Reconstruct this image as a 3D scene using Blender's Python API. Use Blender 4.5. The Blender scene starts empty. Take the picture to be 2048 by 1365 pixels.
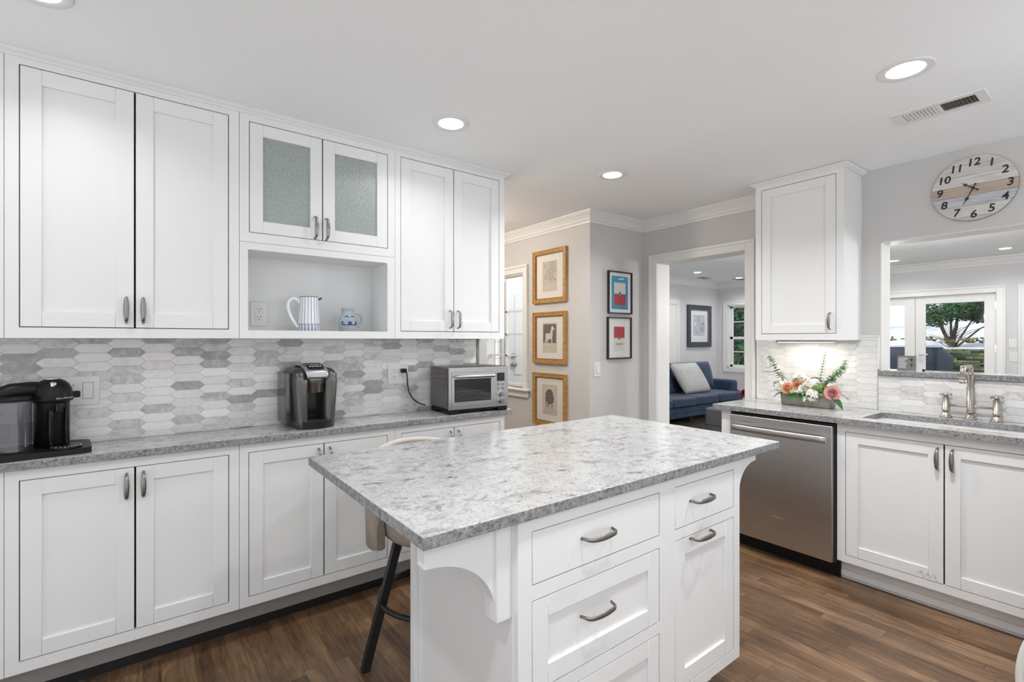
import bpy, bmesh, math, random
from mathutils import Vector, Matrix
random.seed(7)
S = bpy.context.scene
PI = math.pi
# ------------------------------------------------------------------ camera, world, lights, exposure
A0 = math.radians(52.817)
cd = bpy.data.cameras.new('camera'); cam = bpy.data.objects.new('camera', cd)
S.collection.objects.link(cam); S.camera = cam
cam.location = (0, 0, 1.32); cam.rotation_euler = (PI/2, 0, A0 - PI/2)
cd.sensor_width = 36; cd.lens = 974.0/2048*36; cd.shift_y = -2.5/2048; cd.clip_start = .05; cd.clip_end = 300
S.view_settings.view_transform = 'Standard'; S.view_settings.look = 'None'
S.view_settings.gamma = 1; S.view_settings.use_curve_mapping = False
S.view_settings.exposure = 0.20
w = bpy.data.worlds.new('sky'); S.world = w; w.use_nodes = True
wn = w.node_tree.nodes; wb = wn['Background']
wb.inputs['Strength'].default_value = .70
_tc = wn.new('ShaderNodeTexCoord'); _sx = wn.new('ShaderNodeSeparateXYZ'); _rp = wn.new('ShaderNodeValToRGB'); _ma = wn.new('ShaderNodeMath')
_lk = w.node_tree.links.new; _lk(_tc.outputs['Generated'], _sx.inputs[0]); _ma.operation = 'MULTIPLY_ADD'; _ma.inputs[1].default_value = .5; _ma.inputs[2].default_value = .5
_lk(_sx.outputs['Z'], _ma.inputs[0]); _lk(_ma.outputs[0], _rp.inputs[0]); _lk(_rp.outputs[0], wb.inputs['Color'])
_e = _rp.color_ramp.elements; _e[0].position = .46; _e[0].color = (1.45, 1.47, 1.5, 1); _e[1].position = .52; _e[1].color = (1.10, 1.16, 1.22, 1)   # lower half brightened as added fill for the ceiling, winter sky above

def lamp(name, kind, loc, energy, color=(1, .98, .96), size=.12, rot=(0, 0, 0), spot=None, parent=None, size_y=None):
    d = bpy.data.lights.new(name, kind); d.energy = energy; d.color = color
    if kind == 'AREA':
        d.shape = 'DISK' if size_y is None else 'RECTANGLE'; d.size = size
        if size_y: d.size_y = size_y
        if spot: d.spread = spot
    else:
        d.shadow_soft_size = size
    o = bpy.data.objects.new(name, d); S.collection.objects.link(o)
    o.location = loc; o.rotation_euler = rot
    if parent: o.parent = parent
    return o
sd = bpy.data.lights.new('sun', 'SUN'); sd.energy = 2.2; sd.color = (1, .96, .88); sd.angle = math.radians(1.5)
sun = bpy.data.objects.new('sun', sd); S.collection.objects.link(sun)
sun.rotation_euler = (Vector((-.35, .9, .72))).to_track_quat('Z', 'Y').to_euler()
LIGHT_E = 4.8          # each kitchen downlight, W
MID_E = 6.0
FAMILY_E = 5.5
HALL_E = 25.0

# ------------------------------------------------------------------ materials
M = {}
def nt(name):
    m = bpy.data.materials.new(name); m.use_nodes = True; M[name] = m
    t = m.node_tree; return m, t, t.nodes['Principled BSDF']
def plain(name, col, rough=.5, metal=0, spec=.5, noise=0, nscale=40, bump=0, coat=0):
    m, t, b = nt(name)
    b.inputs['Base Color'].default_value = (*col, 1); b.inputs['Roughness'].default_value = rough
    b.inputs['Metallic'].default_value = metal; b.inputs['Specular IOR Level'].default_value = spec
    b.inputs['Coat Weight'].default_value = coat
    if noise or bump:
        tc = t.nodes.new('ShaderNodeTexCoord'); n = t.nodes.new('ShaderNodeTexNoise')
        n.inputs['Scale'].default_value = nscale; n.inputs['Detail'].default_value = 5
        t.links.new(tc.outputs['Object'], n.inputs['Vector'])
        if noise:
            r = t.nodes.new('ShaderNodeValToRGB')
            r.color_ramp.elements[0].position = .3; r.color_ramp.elements[1].position = .7
            r.color_ramp.elements[0].color = (*[c*(1-noise) for c in col], 1)
            r.color_ramp.elements[1].color = (*[min(1, c*(1+noise*.6)) for c in col], 1)
            t.links.new(n.outputs['Fac'], r.inputs['Fac']); t.links.new(r.outputs['Color'], b.inputs['Base Color'])
        if bump:
            bp = t.nodes.new('ShaderNodeBump'); bp.inputs['Strength'].default_value = bump; bp.inputs['Distance'].default_value = .004
            t.links.new(n.outputs['Fac'], bp.inputs['Height']); t.links.new(bp.outputs['Normal'], b.inputs['Normal'])
    return m
plain('cabinet_white', (.80, .805, .805), .38, noise=.015, nscale=3)
plain('trim_white', (.80, .80, .785), .4, noise=.015, nscale=3)
plain('ceiling_paint', (.90, .91, .915), .9, noise=.01, nscale=2)
plain('wall_gray', (.60, .595, .585), .75, noise=.02, nscale=2)
plain('wall_cool', (.66, .66, .675), .75, noise=.02, nscale=2)
plain('wall_beige', (.66, .61, .56), .8, noise=.02, nscale=2)
plain('dark_void', (.02, .02, .02), .8, noise=.05)
plain('kick_gray', (.33, .32, .31), .5, noise=.04, nscale=5)  # gray darkened with the shade that falls on the recessed toe kick
plain('nickel', (.50, .46, .41), .27, metal=1, noise=.05, nscale=60)
plain('nickel_dark', (.30, .285, .265), .34, metal=1, noise=.05, nscale=60)
plain('chrome', (.8, .8, .8), .1, metal=1, noise=.02)
plain('black_plastic', (.010, .010, .011), .38, spec=.25, noise=.1)
plain('black_gloss', (.008, .008, .010), .12, spec=.35, noise=.1)
plain('gunmetal', (.13, .125, .12), .33, metal=.8, noise=.08, nscale=8)
plain('graphite', (.30, .29, .28), .3, metal=.9, noise=.05, nscale=8)
plain('silver_plastic', (.46, .46, .47), .3, metal=.7, noise=.04)
plain('plate_white', (.78, .78, .77), .3, noise=.01)
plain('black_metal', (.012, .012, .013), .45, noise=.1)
plain('porcelain', (.82, .83, .84), .15, noise=.02, nscale=20)
plain('gold_wood', (.44, .24, .07), .4, noise=.3, nscale=35)
plain('gold_dark', (.22, .11, .03), .45, noise=.2, nscale=35)
plain('mat_board', (.82, .79, .73), .8, noise=.01)
plain('mat_white', (.85, .85, .84), .8, noise=.01)
plain('paper', (.66, .61, .52), .85, noise=.06, nscale=20)
plain('ink', (.07, .055, .04), .8, noise=.2)
plain('ink_gray', (.15, .14, .125), .8, noise=.3, nscale=90)
plain('white_horse', (.72, .68, .60), .8, noise=.08, nscale=60)
plain('teal', (.03, .32, .50), .6, noise=.08, nscale=30)
plain('red_print', (.50, .035, .05), .6, noise=.1, nscale=30)
plain('cream_print', (.74, .74, .68), .6, noise=.04, nscale=30)
plain('olive_print', (.22, .2, .1), .6, noise=.1, nscale=30)
plain('frame_black', (.014, .013, .014), .35, noise=.1)
plain('frame_slate', (.045, .055, .075), .35, noise=.4, nscale=20)
plain('frame_silver', (.35, .35, .34), .4, metal=.5, noise=.2, nscale=60)
plain('number_black', (.02, .018, .018), .5, noise=.1)
plain('stool_fabric', (.40, .35, .30), .95, noise=.45, nscale=330, bump=.4)
plain('stool_fabric_lit', (.66, .61, .55), .95, noise=.12, nscale=330, bump=.3)  # paler fabric for seat top and rim, light from above put into the colour
plain('piping', (.07, .055, .045), .9, noise=.1)
plain('sofa_velvet', (.014, .04, .095), .7, noise=.5, nscale=9)
M['sofa_velvet'].node_tree.nodes['Principled BSDF'].inputs['Sheen Weight'].default_value = .15
plain('sofa_seam', (.01, .018, .04), .8, noise=.1)
plain('pillow_gray', (.55, .55, .54), .95, noise=.35, nscale=70, bump=.5)
plain('ottoman_gray', (.16, .17, .185), .85, noise=.15, nscale=10)
plain('dark_wood', (.04, .025, .018), .45, noise=.2)
plain('poinsettia_red', (.38, .02, .02), .6, noise=.2)
plain('leaf_green', (.035, .14, .04), .45, noise=.4, nscale=30)
plain('leaf_light', (.20, .36, .06), .5, noise=.35, nscale=40)
plain('leaf_eucalyptus', (.16, .33, .16), .55, noise=.35, nscale=40)
plain('leaf_pale', (.55, .68, .45), .5, noise=.3, nscale=50)
plain('petal_peach', (.85, .44, .27), .6, noise=.15, nscale=50)
plain('petal_pink', (.84, .46, .43), .6, noise=.18, nscale=50)
plain('petal_white', (.86, .84, .76), .6, noise=.08, nscale=60)
plain('petal_rust', (.55, .26, .09), .6, noise=.25, nscale=50)
plain('planter_metal', (.36, .33, .30), .45, metal=.35, noise=.14, nscale=22)
plain('plaque_gray', (.20, .19, .185), .6, noise=.15, nscale=50)
plain('snow', (.82, .87, .95), .8, noise=.05, nscale=1.2)
plain('stone_moss', (.24, .29, .11), .9, noise=.6, nscale=5, bump=.5)
plain('stone_gray', (.24, .26, .22), .9, noise=.5, nscale=6, bump=.5)
plain('stone_dark', (.045, .055, .04), .9, noise=.4, nscale=6)
plain('bark', (.13, .10, .075), .9, noise=.4, nscale=12, bump=.5)
plain('needles', (.05, .19, .045), .7, noise=.5, nscale=1.5)
plain('needles_blue', (.03, .085, .06), .7, noise=.5, nscale=1.5)
plain('needles_dry', (.24, .19, .10), .8, noise=.5, nscale=1.5)
plain('grill_cover', (.03, .045, .07), .6, noise=.25, nscale=5)
plain('earthenware', (.40, .45, .48), .3, noise=.18, nscale=20)
plain('cobalt', (.01, .035, .20), .25, noise=.3, nscale=30)
plain('oven_cavity', (.05, .045, .04), .45, metal=.3, noise=.3, nscale=9)
plain('screen_glass', (.03, .033, .035), .1, noise=.1)
plain('fridge_white', (.60, .61, .65), .3, noise=.03)
plain('lip_white', (.78, .77, .74), .3, noise=.02)

def emit(name, col, st):
    m, t, b = nt(name)
    b.inputs['Base Color'].default_value = (*col, 1)
    b.inputs['Emission Color'].default_value = (*col, 1); b.inputs['Emission Strength'].default_value = st
emit('lamp_lens', (1, .98, .95), 9)

def brushed(name, col, rough, sc, axis):
    m, t, b = nt(name)
    b.inputs['Metallic'].default_value = 1; b.inputs['Roughness'].default_value = rough
    tc = t.nodes.new('ShaderNodeTexCoord'); mp = t.nodes.new('ShaderNodeMapping'); n = t.nodes.new('ShaderNodeTexNoise')
    mp.inputs['Scale'].default_value = sc; n.inputs['Scale'].default_value = 10; n.inputs['Detail'].default_value = 4
    t.links.new(tc.outputs['Object'], mp.inputs['Vector']); t.links.new(mp.outputs['Vector'], n.inputs['Vector'])
    r = t.nodes.new('ShaderNodeValToRGB')
    r.color_ramp.elements[0].position = .25; r.color_ramp.elements[1].position = .75
    r.color_ramp.elements[0].color = (*[c*.88 for c in col], 1); r.color_ramp.elements[1].color = (*[c*1.06 for c in col], 1)
    t.links.new(n.outputs['Fac'], r.inputs['Fac']); t.links.new(r.outputs['Color'], b.inputs['Base Color'])
    b.inputs['Anisotropic'].default_value = .93
    cx = t.nodes.new('ShaderNodeCombineXYZ'); cx.inputs['XYZ'.index(axis)].default_value = 1
    vt_ = t.nodes.new('ShaderNodeVectorTransform'); vt_.vector_type = 'VECTOR'; vt_.convert_from = 'OBJECT'; vt_.convert_to = 'WORLD'
    t.links.new(cx.outputs[0], vt_.inputs[0]); t.links.new(vt_.outputs[0], b.inputs['Tangent'])
brushed('steel', (.62, .615, .61), .34, (1, 1, 60), 'X')
brushed('steel_dark', (.24, .23, .225), .34, (1, 1, 60), 'X')
brushed('sink_steel', (.5, .48, .46), .3, (1, 60, 1), 'Z')

# granite worktop
def granite(name='granite', edge=False):
    m, t, b = nt(name); L = t.links.new
    tc = t.nodes.new('ShaderNodeTexCoord')
    mp = t.nodes.new('ShaderNodeMapping'); mp.inputs['Scale'].default_value = (1, 1.7, 1.7); mp.inputs['Rotation'].default_value = (0, 0, .25)
    L(tc.outputs['Object'], mp.inputs['Vector'])
    def noise(scale, detail, rough, src, dist=0):
        n = t.nodes.new('ShaderNodeTexNoise'); n.inputs['Scale'].default_value = scale; n.inputs['Detail'].default_value = detail
        n.inputs['Roughness'].default_value = rough; n.inputs['Distortion'].default_value = dist; L(src, n.inputs['Vector']); return n.outputs['Fac']
    def ramp(src, stops):
        r = t.nodes.new('ShaderNodeValToRGB'); e = r.color_ramp.elements
        e[0].position, e[0].color = stops[0][0], (*stops[0][1], 1); e[1].position, e[1].color = stops[-1][0], (*stops[-1][1], 1)
        for p, c in stops[1:-1]:
            x = e.new(p); x.color = (*c, 1)
        L(src, r.inputs['Fac']); return r.outputs['Color']
    def mix(f, a, b_):
        x = t.nodes.new('ShaderNodeMix'); x.data_type = 'RGBA'
        if isinstance(f, float): x.inputs[0].default_value = f
        else: L(f, x.inputs[0])
        for s, v in ((6, a), (7, b_)):
            if isinstance(v, tuple): x.inputs[s].default_value = (*v, 1)
            else: L(v, x.inputs[s])
        return x.outputs[2]
    W, K = (1, 1, 1), (0, 0, 0)
    base = ramp(noise(22, 9, .72, tc.outputs['Object'], .4), [(.3, (.33, .33, .335)), (.46, (.50, .50, .50)), (.66, (.60, .598, .59))])
    patch = ramp(noise(7.5, 10, .70, mp.outputs['Vector'], .5), [(.57, K), (.66, W)])
    c1 = mix(patch, base, mix(.62, base, (.17, .175, .195)))
    blot = ramp(noise(13, 10, .66, mp.outputs['Vector'], .3), [(.58, K), (.66, (.95, .95, .95))])
    c2 = mix(blot, c1, (.17, .17, .185))
    warm = ramp(noise(1.6, 2, .5, tc.outputs['Object']), [(.58, K), (.72, (.35, .35, .35))])
    c3 = mix(warm, c2, (.60, .50, .42))
    sp = ramp(noise(120, 4, .65, tc.outputs['Object']), [(.57, K), (.63, W)])
    c4 = mix(sp, c3, mix(.6, c3, (.09, .09, .10)))
    if edge:                                   # vertical faces of the slab: darker, rougher and coarser grained than the top
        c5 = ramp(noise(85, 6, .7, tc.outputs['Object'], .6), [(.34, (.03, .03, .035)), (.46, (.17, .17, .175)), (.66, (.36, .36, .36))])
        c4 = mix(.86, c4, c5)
    L(c4, b.inputs['Base Color']); b.inputs['Roughness'].default_value = .6 if edge else .17
    b.inputs['Specular IOR Level'].default_value = .4 if edge else .6
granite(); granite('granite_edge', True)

# wood strip floor, strips run along world y
def wood(name, wx, ln, cols, grain=1.0):
    m, t, b = nt(name); L = t.links.new
    tc = t.nodes.new('ShaderNodeTexCoord'); sx = t.nodes.new('ShaderNodeSeparateXYZ'); L(tc.outputs['Object'], sx.inputs[0])
    def mth(op, a, b_=None):
        n = t.nodes.new('ShaderNodeMath'); n.operation = op
        for i, v in enumerate((a, b_)):
            if v is None: continue
            if isinstance(v, (int, float)): n.inputs[i].default_value = v
            else: L(v, n.inputs[i])
        return n.outputs[0]
    px = mth('DIVIDE', sx.outputs['X'], wx); ix = mth('FLOOR', px)
    wn1 = t.nodes.new('ShaderNodeTexWhiteNoise'); wn1.noise_dimensions = '1D'; L(ix, wn1.inputs['W'])
    py = mth('ADD', mth('DIVIDE', sx.outputs['Y'], ln), mth('MULTIPLY', wn1.outputs['Value'], 7.3)); iy = mth('FLOOR', py)
    cb = t.nodes.new('ShaderNodeCombineXYZ'); L(ix, cb.inputs[0]); L(iy, cb.inputs[1])
    wn2 = t.nodes.new('ShaderNodeTexWhiteNoise'); wn2.noise_dimensions = '2D'; L(cb.outputs[0], wn2.inputs['Vector'])
    # grain
    cb2 = t.nodes.new('ShaderNodeCombineXYZ'); L(mth('MULTIPLY', sx.outputs['X'], 14), cb2.inputs[0]); L(mth('MULTIPLY', sx.outputs['Y'], 1.4), cb2.inputs[1])
    L(mth('MULTIPLY', wn2.outputs['Value'], 40), cb2.inputs[2])
    n1 = t.nodes.new('ShaderNodeTexNoise'); n1.inputs['Scale'].default_value = 2.6; n1.inputs['Detail'].default_value = 10; n1.inputs['Roughness'].default_value = .72; n1.inputs['Distortion'].default_value = 1.2
    L(cb2.outputs[0], n1.inputs['Vector'])
    fac = mth('ADD', mth('MULTIPLY', wn2.outputs['Value'], .24), mth('MULTIPLY', n1.outputs['Fac'], 1.0*grain))
    r = t.nodes.new('ShaderNodeValToRGB'); e = r.color_ramp.elements
    e[0].position = .28; e[0].color = (*cols[0], 1); e[1].position = .95; e[1].color = (*cols[2], 1); x = e.new(.6); x.color = (*cols[1], 1)
    L(fac, r.inputs['Fac'])
    fx = mth('FRACT', px); fy = mth('FRACT', py)
    gx = mth('LESS_THAN', fx, .022); gy = mth('LESS_THAN', fy, .0022)
    g = mth('MAXIMUM', gx, gy)
    mx = t.nodes.new('ShaderNodeMix'); mx.data_type = 'RGBA'; L(mth('MULTIPLY', g, .75), mx.inputs[0]); L(r.outputs['Color'], mx.inputs[6]); mx.inputs[7].default_value = (.012, .007, .004, 1)
    nl = t.nodes.new('ShaderNodeTexNoise'); nl.inputs['Scale'].default_value = 3.2; nl.inputs['Detail'].default_value = 5; L(tc.outputs['Object'], nl.inputs['Vector'])
    rl = t.nodes.new('ShaderNodeValToRGB'); rl.color_ramp.elements[0].position = .34; rl.color_ramp.elements[0].color = (.50, .47, .45, 1); rl.color_ramp.elements[1].position = .64; rl.color_ramp.elements[1].color = (1, 1, 1, 1); L(nl.outputs['Fac'], rl.inputs['Fac'])
    ml = t.nodes.new('ShaderNodeMix'); ml.data_type = 'RGBA'; ml.blend_type = 'MULTIPLY'; ml.inputs[0].default_value = .85; L(mx.outputs[2], ml.inputs[6]); L(rl.outputs[0], ml.inputs[7])   # uneven stain and wear of the boards
    L(ml.outputs[2], b.inputs['Base Color']); b.inputs['Roughness'].default_value = .33
    bp = t.nodes.new('ShaderNodeBump'); bp.inputs['Strength'].default_value = .15; bp.inputs['Distance'].default_value = .002
    L(n1.outputs['Fac'], bp.inputs['Height']); L(bp.outputs['Normal'], b.inputs['Normal'])
wood('floor_wood', .057, .9, ((.035, .019, .010), (.185, .104, .054), (.40, .250, .145)))
wood('floor_far', .15, 1.0, ((.07, .06, .05), (.14, .12, .10), (.22, .19, .17)), .8)

# tile: per-tile value in a colour attribute
def tile_mat(name, glass=False):
    m, t, b = nt(name); L = t.links.new
    at = t.nodes.new('ShaderNodeAttribute'); at.attribute_name = 'tile_value'
    sp = t.nodes.new('ShaderNodeSeparateColor'); L(at.outputs['Color'], sp.inputs[0])
    tc = t.nodes.new('ShaderNodeTexCoord'); av = t.nodes.new('ShaderNodeVectorMath'); av.operation = 'ADD'
    L(tc.outputs['Object'], av.inputs[0])
    cb = t.nodes.new('ShaderNodeCombineXYZ'); L(sp.outputs[1], cb.inputs[0]); L(sp.outputs[2], cb.inputs[2])
    sc = t.nodes.new('ShaderNodeVectorMath'); sc.operation = 'SCALE'; sc.inputs[3].default_value = 9; L(cb.outputs[0], sc.inputs[0]); L(sc.outputs[0], av.inputs[1])
    n = t.nodes.new('ShaderNodeTexNoise'); n.inputs['Scale'].default_value = 15; n.inputs['Detail'].default_value = 7; n.inputs['Distortion'].default_value = 1.8; n.inputs['Roughness'].default_value = .62
    L(av.outputs[0], n.inputs['Vector'])
    r = t.nodes.new('ShaderNodeValToRGB'); e = r.color_ramp.elements
    e[0].position = 0; e[0].color = (.24, .235, .235, 1); e[1].position = 1; e[1].color = (.86, .85, .835, 1)
    x = e.new(.30); x.color = (.42, .41, .41, 1); x = e.new(.55); x.color = (.70, .69, .68, 1)
    a = t.nodes.new('ShaderNodeMath'); a.operation = 'MULTIPLY_ADD'; L(n.outputs['Fac'], a.inputs[0]); a.inputs[1].default_value = .75 if not glass else .5; 
    s = t.nodes.new('ShaderNodeMath'); s.operation = 'SUBTRACT'; L(sp.outputs[0], s.inputs[0]); s.inputs[1].default_value = .375; L(s.outputs[0], a.inputs[2])
    L(a.outputs[0], r.inputs['Fac']); L(r.outputs['Color'], b.inputs['Base Color'])
    b.inputs['Roughness'].default_value = .07 if glass else .28
    if glass:
        b.inputs['Specular IOR Level'].default_value = 1.0; b.inputs['Coat Weight'].default_value = .8
        bp = t.nodes.new('ShaderNodeBump'); bp.inputs['Strength'].default_value = .5; bp.inputs['Distance'].default_value = .003
        L(n.outputs['Fac'], bp.inputs['Height']); L(bp.outputs['Normal'], b.inputs['Normal'])
tile_mat('marble_tile'); tile_mat('glass_tile', True)
plain('grout', (.60, .585, .57), .9, noise=.03)

def glassy(name, tint, refl=.08, diff=0.0, diffcol=(.5, .5, .5), bump=0, rough=.03, rot=0):
    m = bpy.data.materials.new(name); m.use_nodes = True; M[name] = m; t = m.node_tree; L = t.links.new
    t.nodes.remove(t.nodes['Principled BSDF']); out = t.nodes['Material Output']
    tr = t.nodes.new('ShaderNodeBsdfTransparent'); tr.inputs[0].default_value = (*tint, 1)
    gl = t.nodes.new('ShaderNodeBsdfGlossy'); gl.inputs['Roughness'].default_value = rough
    df = t.nodes.new('ShaderNodeBsdfDiffuse'); df.inputs[0].default_value = (*diffcol, 1)
    m1 = t.nodes.new('ShaderNodeMixShader'); m1.inputs[0].default_value = diff; L(tr.outputs[0], m1.inputs[1]); L(df.outputs[0], m1.inputs[2])
    lw = t.nodes.new('ShaderNodeLayerWeight'); lw.inputs[0].default_value = .5
    fr = t.nodes.new('ShaderNodeMath'); fr.operation = 'POWER'; L(lw.outputs['Facing'], fr.inputs[0]); fr.inputs[1].default_value = 4
    ad = t.nodes.new('ShaderNodeMath'); ad.operation = 'MULTIPLY_ADD'; L(fr.outputs[0], ad.inputs[0]); ad.inputs[1].default_value = .7; ad.inputs[2].default_value = refl; ad.use_clamp = True
    m2 = t.nodes.new('ShaderNodeMixShader'); L(ad.outputs[0], m2.inputs[0]); L(m1.outputs[0], m2.inputs[1]); L(gl.outputs[0], m2.inputs[2])
    if bump:
        tc = t.nodes.new('ShaderNodeTexCoord'); mp = t.nodes.new('ShaderNodeMapping'); mp.inputs['Rotation'].default_value = (0, rot, 0); mp.inputs['Scale'].default_value = (1, 1, .55)
        n = t.nodes.new('ShaderNodeTexNoise'); n.inputs['Scale'].default_value = 190; n.inputs['Detail'].default_value = 2
        L(tc.outputs['Object'], mp.inputs[0]); L(mp.outputs[0], n.inputs['Vector'])
        bp = t.nodes.new('ShaderNodeBump'); bp.inputs['Strength'].default_value = bump; bp.inputs['Distance'].default_value = .003
        L(n.outputs['Fac'], bp.inputs['Height']); L(bp.outputs[0], gl.inputs['Normal']); L(bp.outputs[0], df.inputs['Normal'])
        # faint ripple seen in the body of the glass
        rr = t.nodes.new('ShaderNodeValToRGB'); rr.color_ramp.elements[0].position = .35; rr.color_ramp.elements[1].position = .7
        rr.color_ramp.elements[0].color = (*[c*.80 for c in diffcol], 1); rr.color_ramp.elements[1].color = (*[c*1.2 for c in diffcol], 1)
        L(n.outputs['Fac'], rr.inputs[0]); L(rr.outputs[0], df.inputs[0])
    L(m2.outputs[0], out.inputs['Surface'])
glassy('window_glass', (.98, .985, .985), .03)
glassy('rain_glass', (.84, .88, .875), .10, .50, (.56, .62, .60), bump=.9, rough=.07, rot=.6)
glassy('oven_glass', (.75, .74, .72), .05, .05, (.1, .1, .1))
glassy('tank_glass', (.46, .45, .49), .12, .04, (.3, .3, .33), rough=.10)
glassy('picture_glass', (.985, .985, .985), .03)
glassy('stem_glass', (.9, .93, .93), .3, .1, (.8, .85, .85))

# ------------------------------------------------------------------ mesh building
class MB:
    def __init__(s): s.bm = bmesh.new(); s.mats = []
    def mi(s, mat):
        if mat not in s.mats: s.mats.append(mat)
        return s.mats.index(mat)
    def add(s, verts, faces, mat, smooth=False):
        i = s.mi(mat); vs = [s.bm.verts.new(v) for v in verts]; out = []
        for f in faces:
            try: fc = s.bm.faces.new([vs[k] for k in f])
            except ValueError: continue
            fc.material_index = i; fc.smooth = smooth; out.append(fc)
        return out
    def box(s, x0, x1, y0, y1, z0, z1, mat, bev=0, seg=2):
        x0, x1 = min(x0, x1), max(x0, x1); y0, y1 = min(y0, y1), max(y0, y1); z0, z1 = min(z0, z1), max(z0, z1)
        v = [(x0, y0, z0), (x1, y0, z0), (x1, y1, z0), (x0, y1, z0), (x0, y0, z1), (x1, y0, z1), (x1, y1, z1), (x0, y1, z1)]
        fs = s.add(v, [(0, 3, 2, 1), (4, 5, 6, 7), (0, 1, 5, 4), (1, 2, 6, 5), (2, 3, 7, 6), (3, 0, 4, 7)], mat)
        if bev:
            es = {e for f in fs for e in f.edges}
            r = bmesh.ops.bevel(s.bm, geom=list(es), offset=bev, segments=seg, profile=.5, affect='EDGES')
            i = s.mi(mat)
            for f in r['faces']: f.material_index = i; f.smooth = True
        return s
    def ring(s, rings, mat, cap0=True, cap1=True, smooth=True, closed=False):
        n = len(rings[0]); i = s.mi(mat); R = [[s.bm.verts.new(p) for p in r] for r in rings]
        m = len(R)
        for a in range(m if closed else m-1):
            for k in range(n):
                f = s.bm.faces.new((R[a][k], R[a][(k+1) % n], R[(a+1) % m][(k+1) % n], R[(a+1) % m][k])); f.material_index = i; f.smooth = smooth
        if not closed:
            if cap0: f = s.bm.faces.new(list(reversed(R[0]))); f.material_index = i
            if cap1: f = s.bm.faces.new(R[-1]); f.material_index = i
        return s
    def lathe(s, prof, c, mat, seg=28, smooth=True, sx=1, sy=1):
        return s.ring([[(c[0]+sx*r*math.cos(2*PI*k/seg), c[1]+sy*r*math.sin(2*PI*k/seg), c[2]+z) for k in range(seg)] for r, z in prof], mat, smooth=smooth)
    def tube(s, pts, r, mat, seg=10, closed=False, flat=1.0, up=None, smooth=True):
        P = [Vector(p) for p in pts]; n = len(P); rings = []
        rs = r if isinstance(r, (list, tuple)) else [r]*n
        pu = Vector(up) if up else None
        for i in range(n):
            if closed: d = P[(i+1) % n]-P[i-1]
            else: d = P[min(i+1, n-1)]-P[max(i-1, 0)]
            d.normalize()
            if pu is None:
                pu = Vector((0, 0, 1)) if abs(d.z) < .9 else Vector((1, 0, 0))
            sd = d.cross(pu)
            if sd.length < 1e-4: sd = d.orthogonal()
            sd.normalize(); u2 = sd.cross(d).normalized()
            if not up: pu = u2
            rings.append([tuple(P[i]+sd*(rs[i]*math.cos(2*PI*k/seg))+u2*(rs[i]*flat*math.sin(2*PI*k/seg))) for k in range(seg)])
        return s.ring(rings, mat, closed=closed, smooth=smooth)
    def prism(s, poly, f, a, b_, mat, smooth=False):
        """poly of 2-D points; f(u, v, w) -> 3-D; extruded from w=a to w=b_"""
        n = len(poly); v = [f(u, q, a) for u, q in poly]+[f(u, q, b_) for u, q in poly]
        s.add(v, [tuple(range(n))[::-1], tuple(range(n, 2*n))], mat)
        s.add(v, [(k, (k+1) % n, n+(k+1) % n, n+k) for k in range(n)], mat, smooth); return s
    def sphere(s, c, r, mat, seg=14, rings=9, sc=(1, 1, 1)):
        prof = []
        R = []
        for j in range(1, rings):
            th = PI*j/rings
            R.append([(c[0]+sc[0]*r*math.sin(th)*math.cos(2*PI*k/seg), c[1]+sc[1]*r*math.sin(th)*math.sin(2*PI*k/seg), c[2]-sc[2]*r*math.cos(th)) for k in range(seg)])
        return s.ring(R, mat)
    def edges(s, frm, to):
        a_, b_ = s.mi(frm), s.mi(to); bmesh.ops.recalc_face_normals(s.bm, faces=s.bm.faces); s.bm.normal_update()
        for f in s.bm.faces:
            if f.material_index == a_ and abs(f.normal.z) < .8: f.material_index = b_
        return s
    def build(s, name, parent=None, recalc=True, weld=False):
        if weld: bmesh.ops.remove_doubles(s.bm, verts=s.bm.verts, dist=1e-5)
        if recalc: bmesh.ops.recalc_face_normals(s.bm, faces=s.bm.faces)
        me = bpy.data.meshes.new(name); s.bm.to_mesh(me); s.bm.free()
        for m in s.mats: me.materials.append(M[m])
        o = bpy.data.objects.new(name, me); S.collection.objects.link(o)
        if parent: o.parent = parent
        return o
def thing(name, label, cat, loc=(0, 0, 0), rz=0, group=None):
    o = bpy.data.objects.new(name, None); S.collection.objects.link(o); o.empty_display_size = .05
    o.location = loc; o.rotation_euler = (0, 0, rz); o['label'] = label; o['category'] = cat
    if group: o['group'] = group
    return o
def tag(o, label, cat, group=None, loc=None):
    o['label'] = label; o['category'] = cat
    if group: o['group'] = group
    if loc: o.location = loc
    return o
def struct(o, label=None):
    o['kind'] = 'structure'
    if label: o['label'] = label
    return o
def box_obj(name, x0, x1, y0, y1, z0, z1, mat, parent=None, bev=0):
    return MB().box(x0, x1, y0, y1, z0, z1, mat, bev).build(name, parent)
def copy_tree(o, parent=None):
    c = o.copy(); S.collection.objects.link(c)
    if parent: c.parent = parent
    for ch in [x for x in S.collection.objects if x.parent == o]: copy_tree(ch, c)
    return c
def text_obj(txt, size, mat, M4, parent, name='lettering', depth=.0006, offset=0, shear=0, align='CENTER'):
    cu = bpy.data.curves.new(name, 'FONT'); cu.body = txt; cu.size = size; cu.extrude = depth; cu.align_x = align; cu.align_y = 'CENTER'; cu.offset = offset; cu.shear = shear
    cu.resolution_u = 3
    o = bpy.data.objects.new(name, cu); S.collection.objects.link(o)
    dg = bpy.context.evaluated_depsgraph_get(); me = bpy.data.meshes.new_from_object(o.evaluated_get(dg))
    bpy.data.objects.remove(o); me.materials.clear(); me.materials.append(M[mat])
    me.transform(M4)
    n = bpy.data.objects.new(name, me); S.collection.objects.link(n); n.parent = parent
    return n
FACE_FRONT = Matrix(((1, 0, 0, 0), (0, 0, -1, 0), (0, 1, 0, 0), (0, 0, 0, 1)))   # text lies in x-z, facing -y
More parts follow.
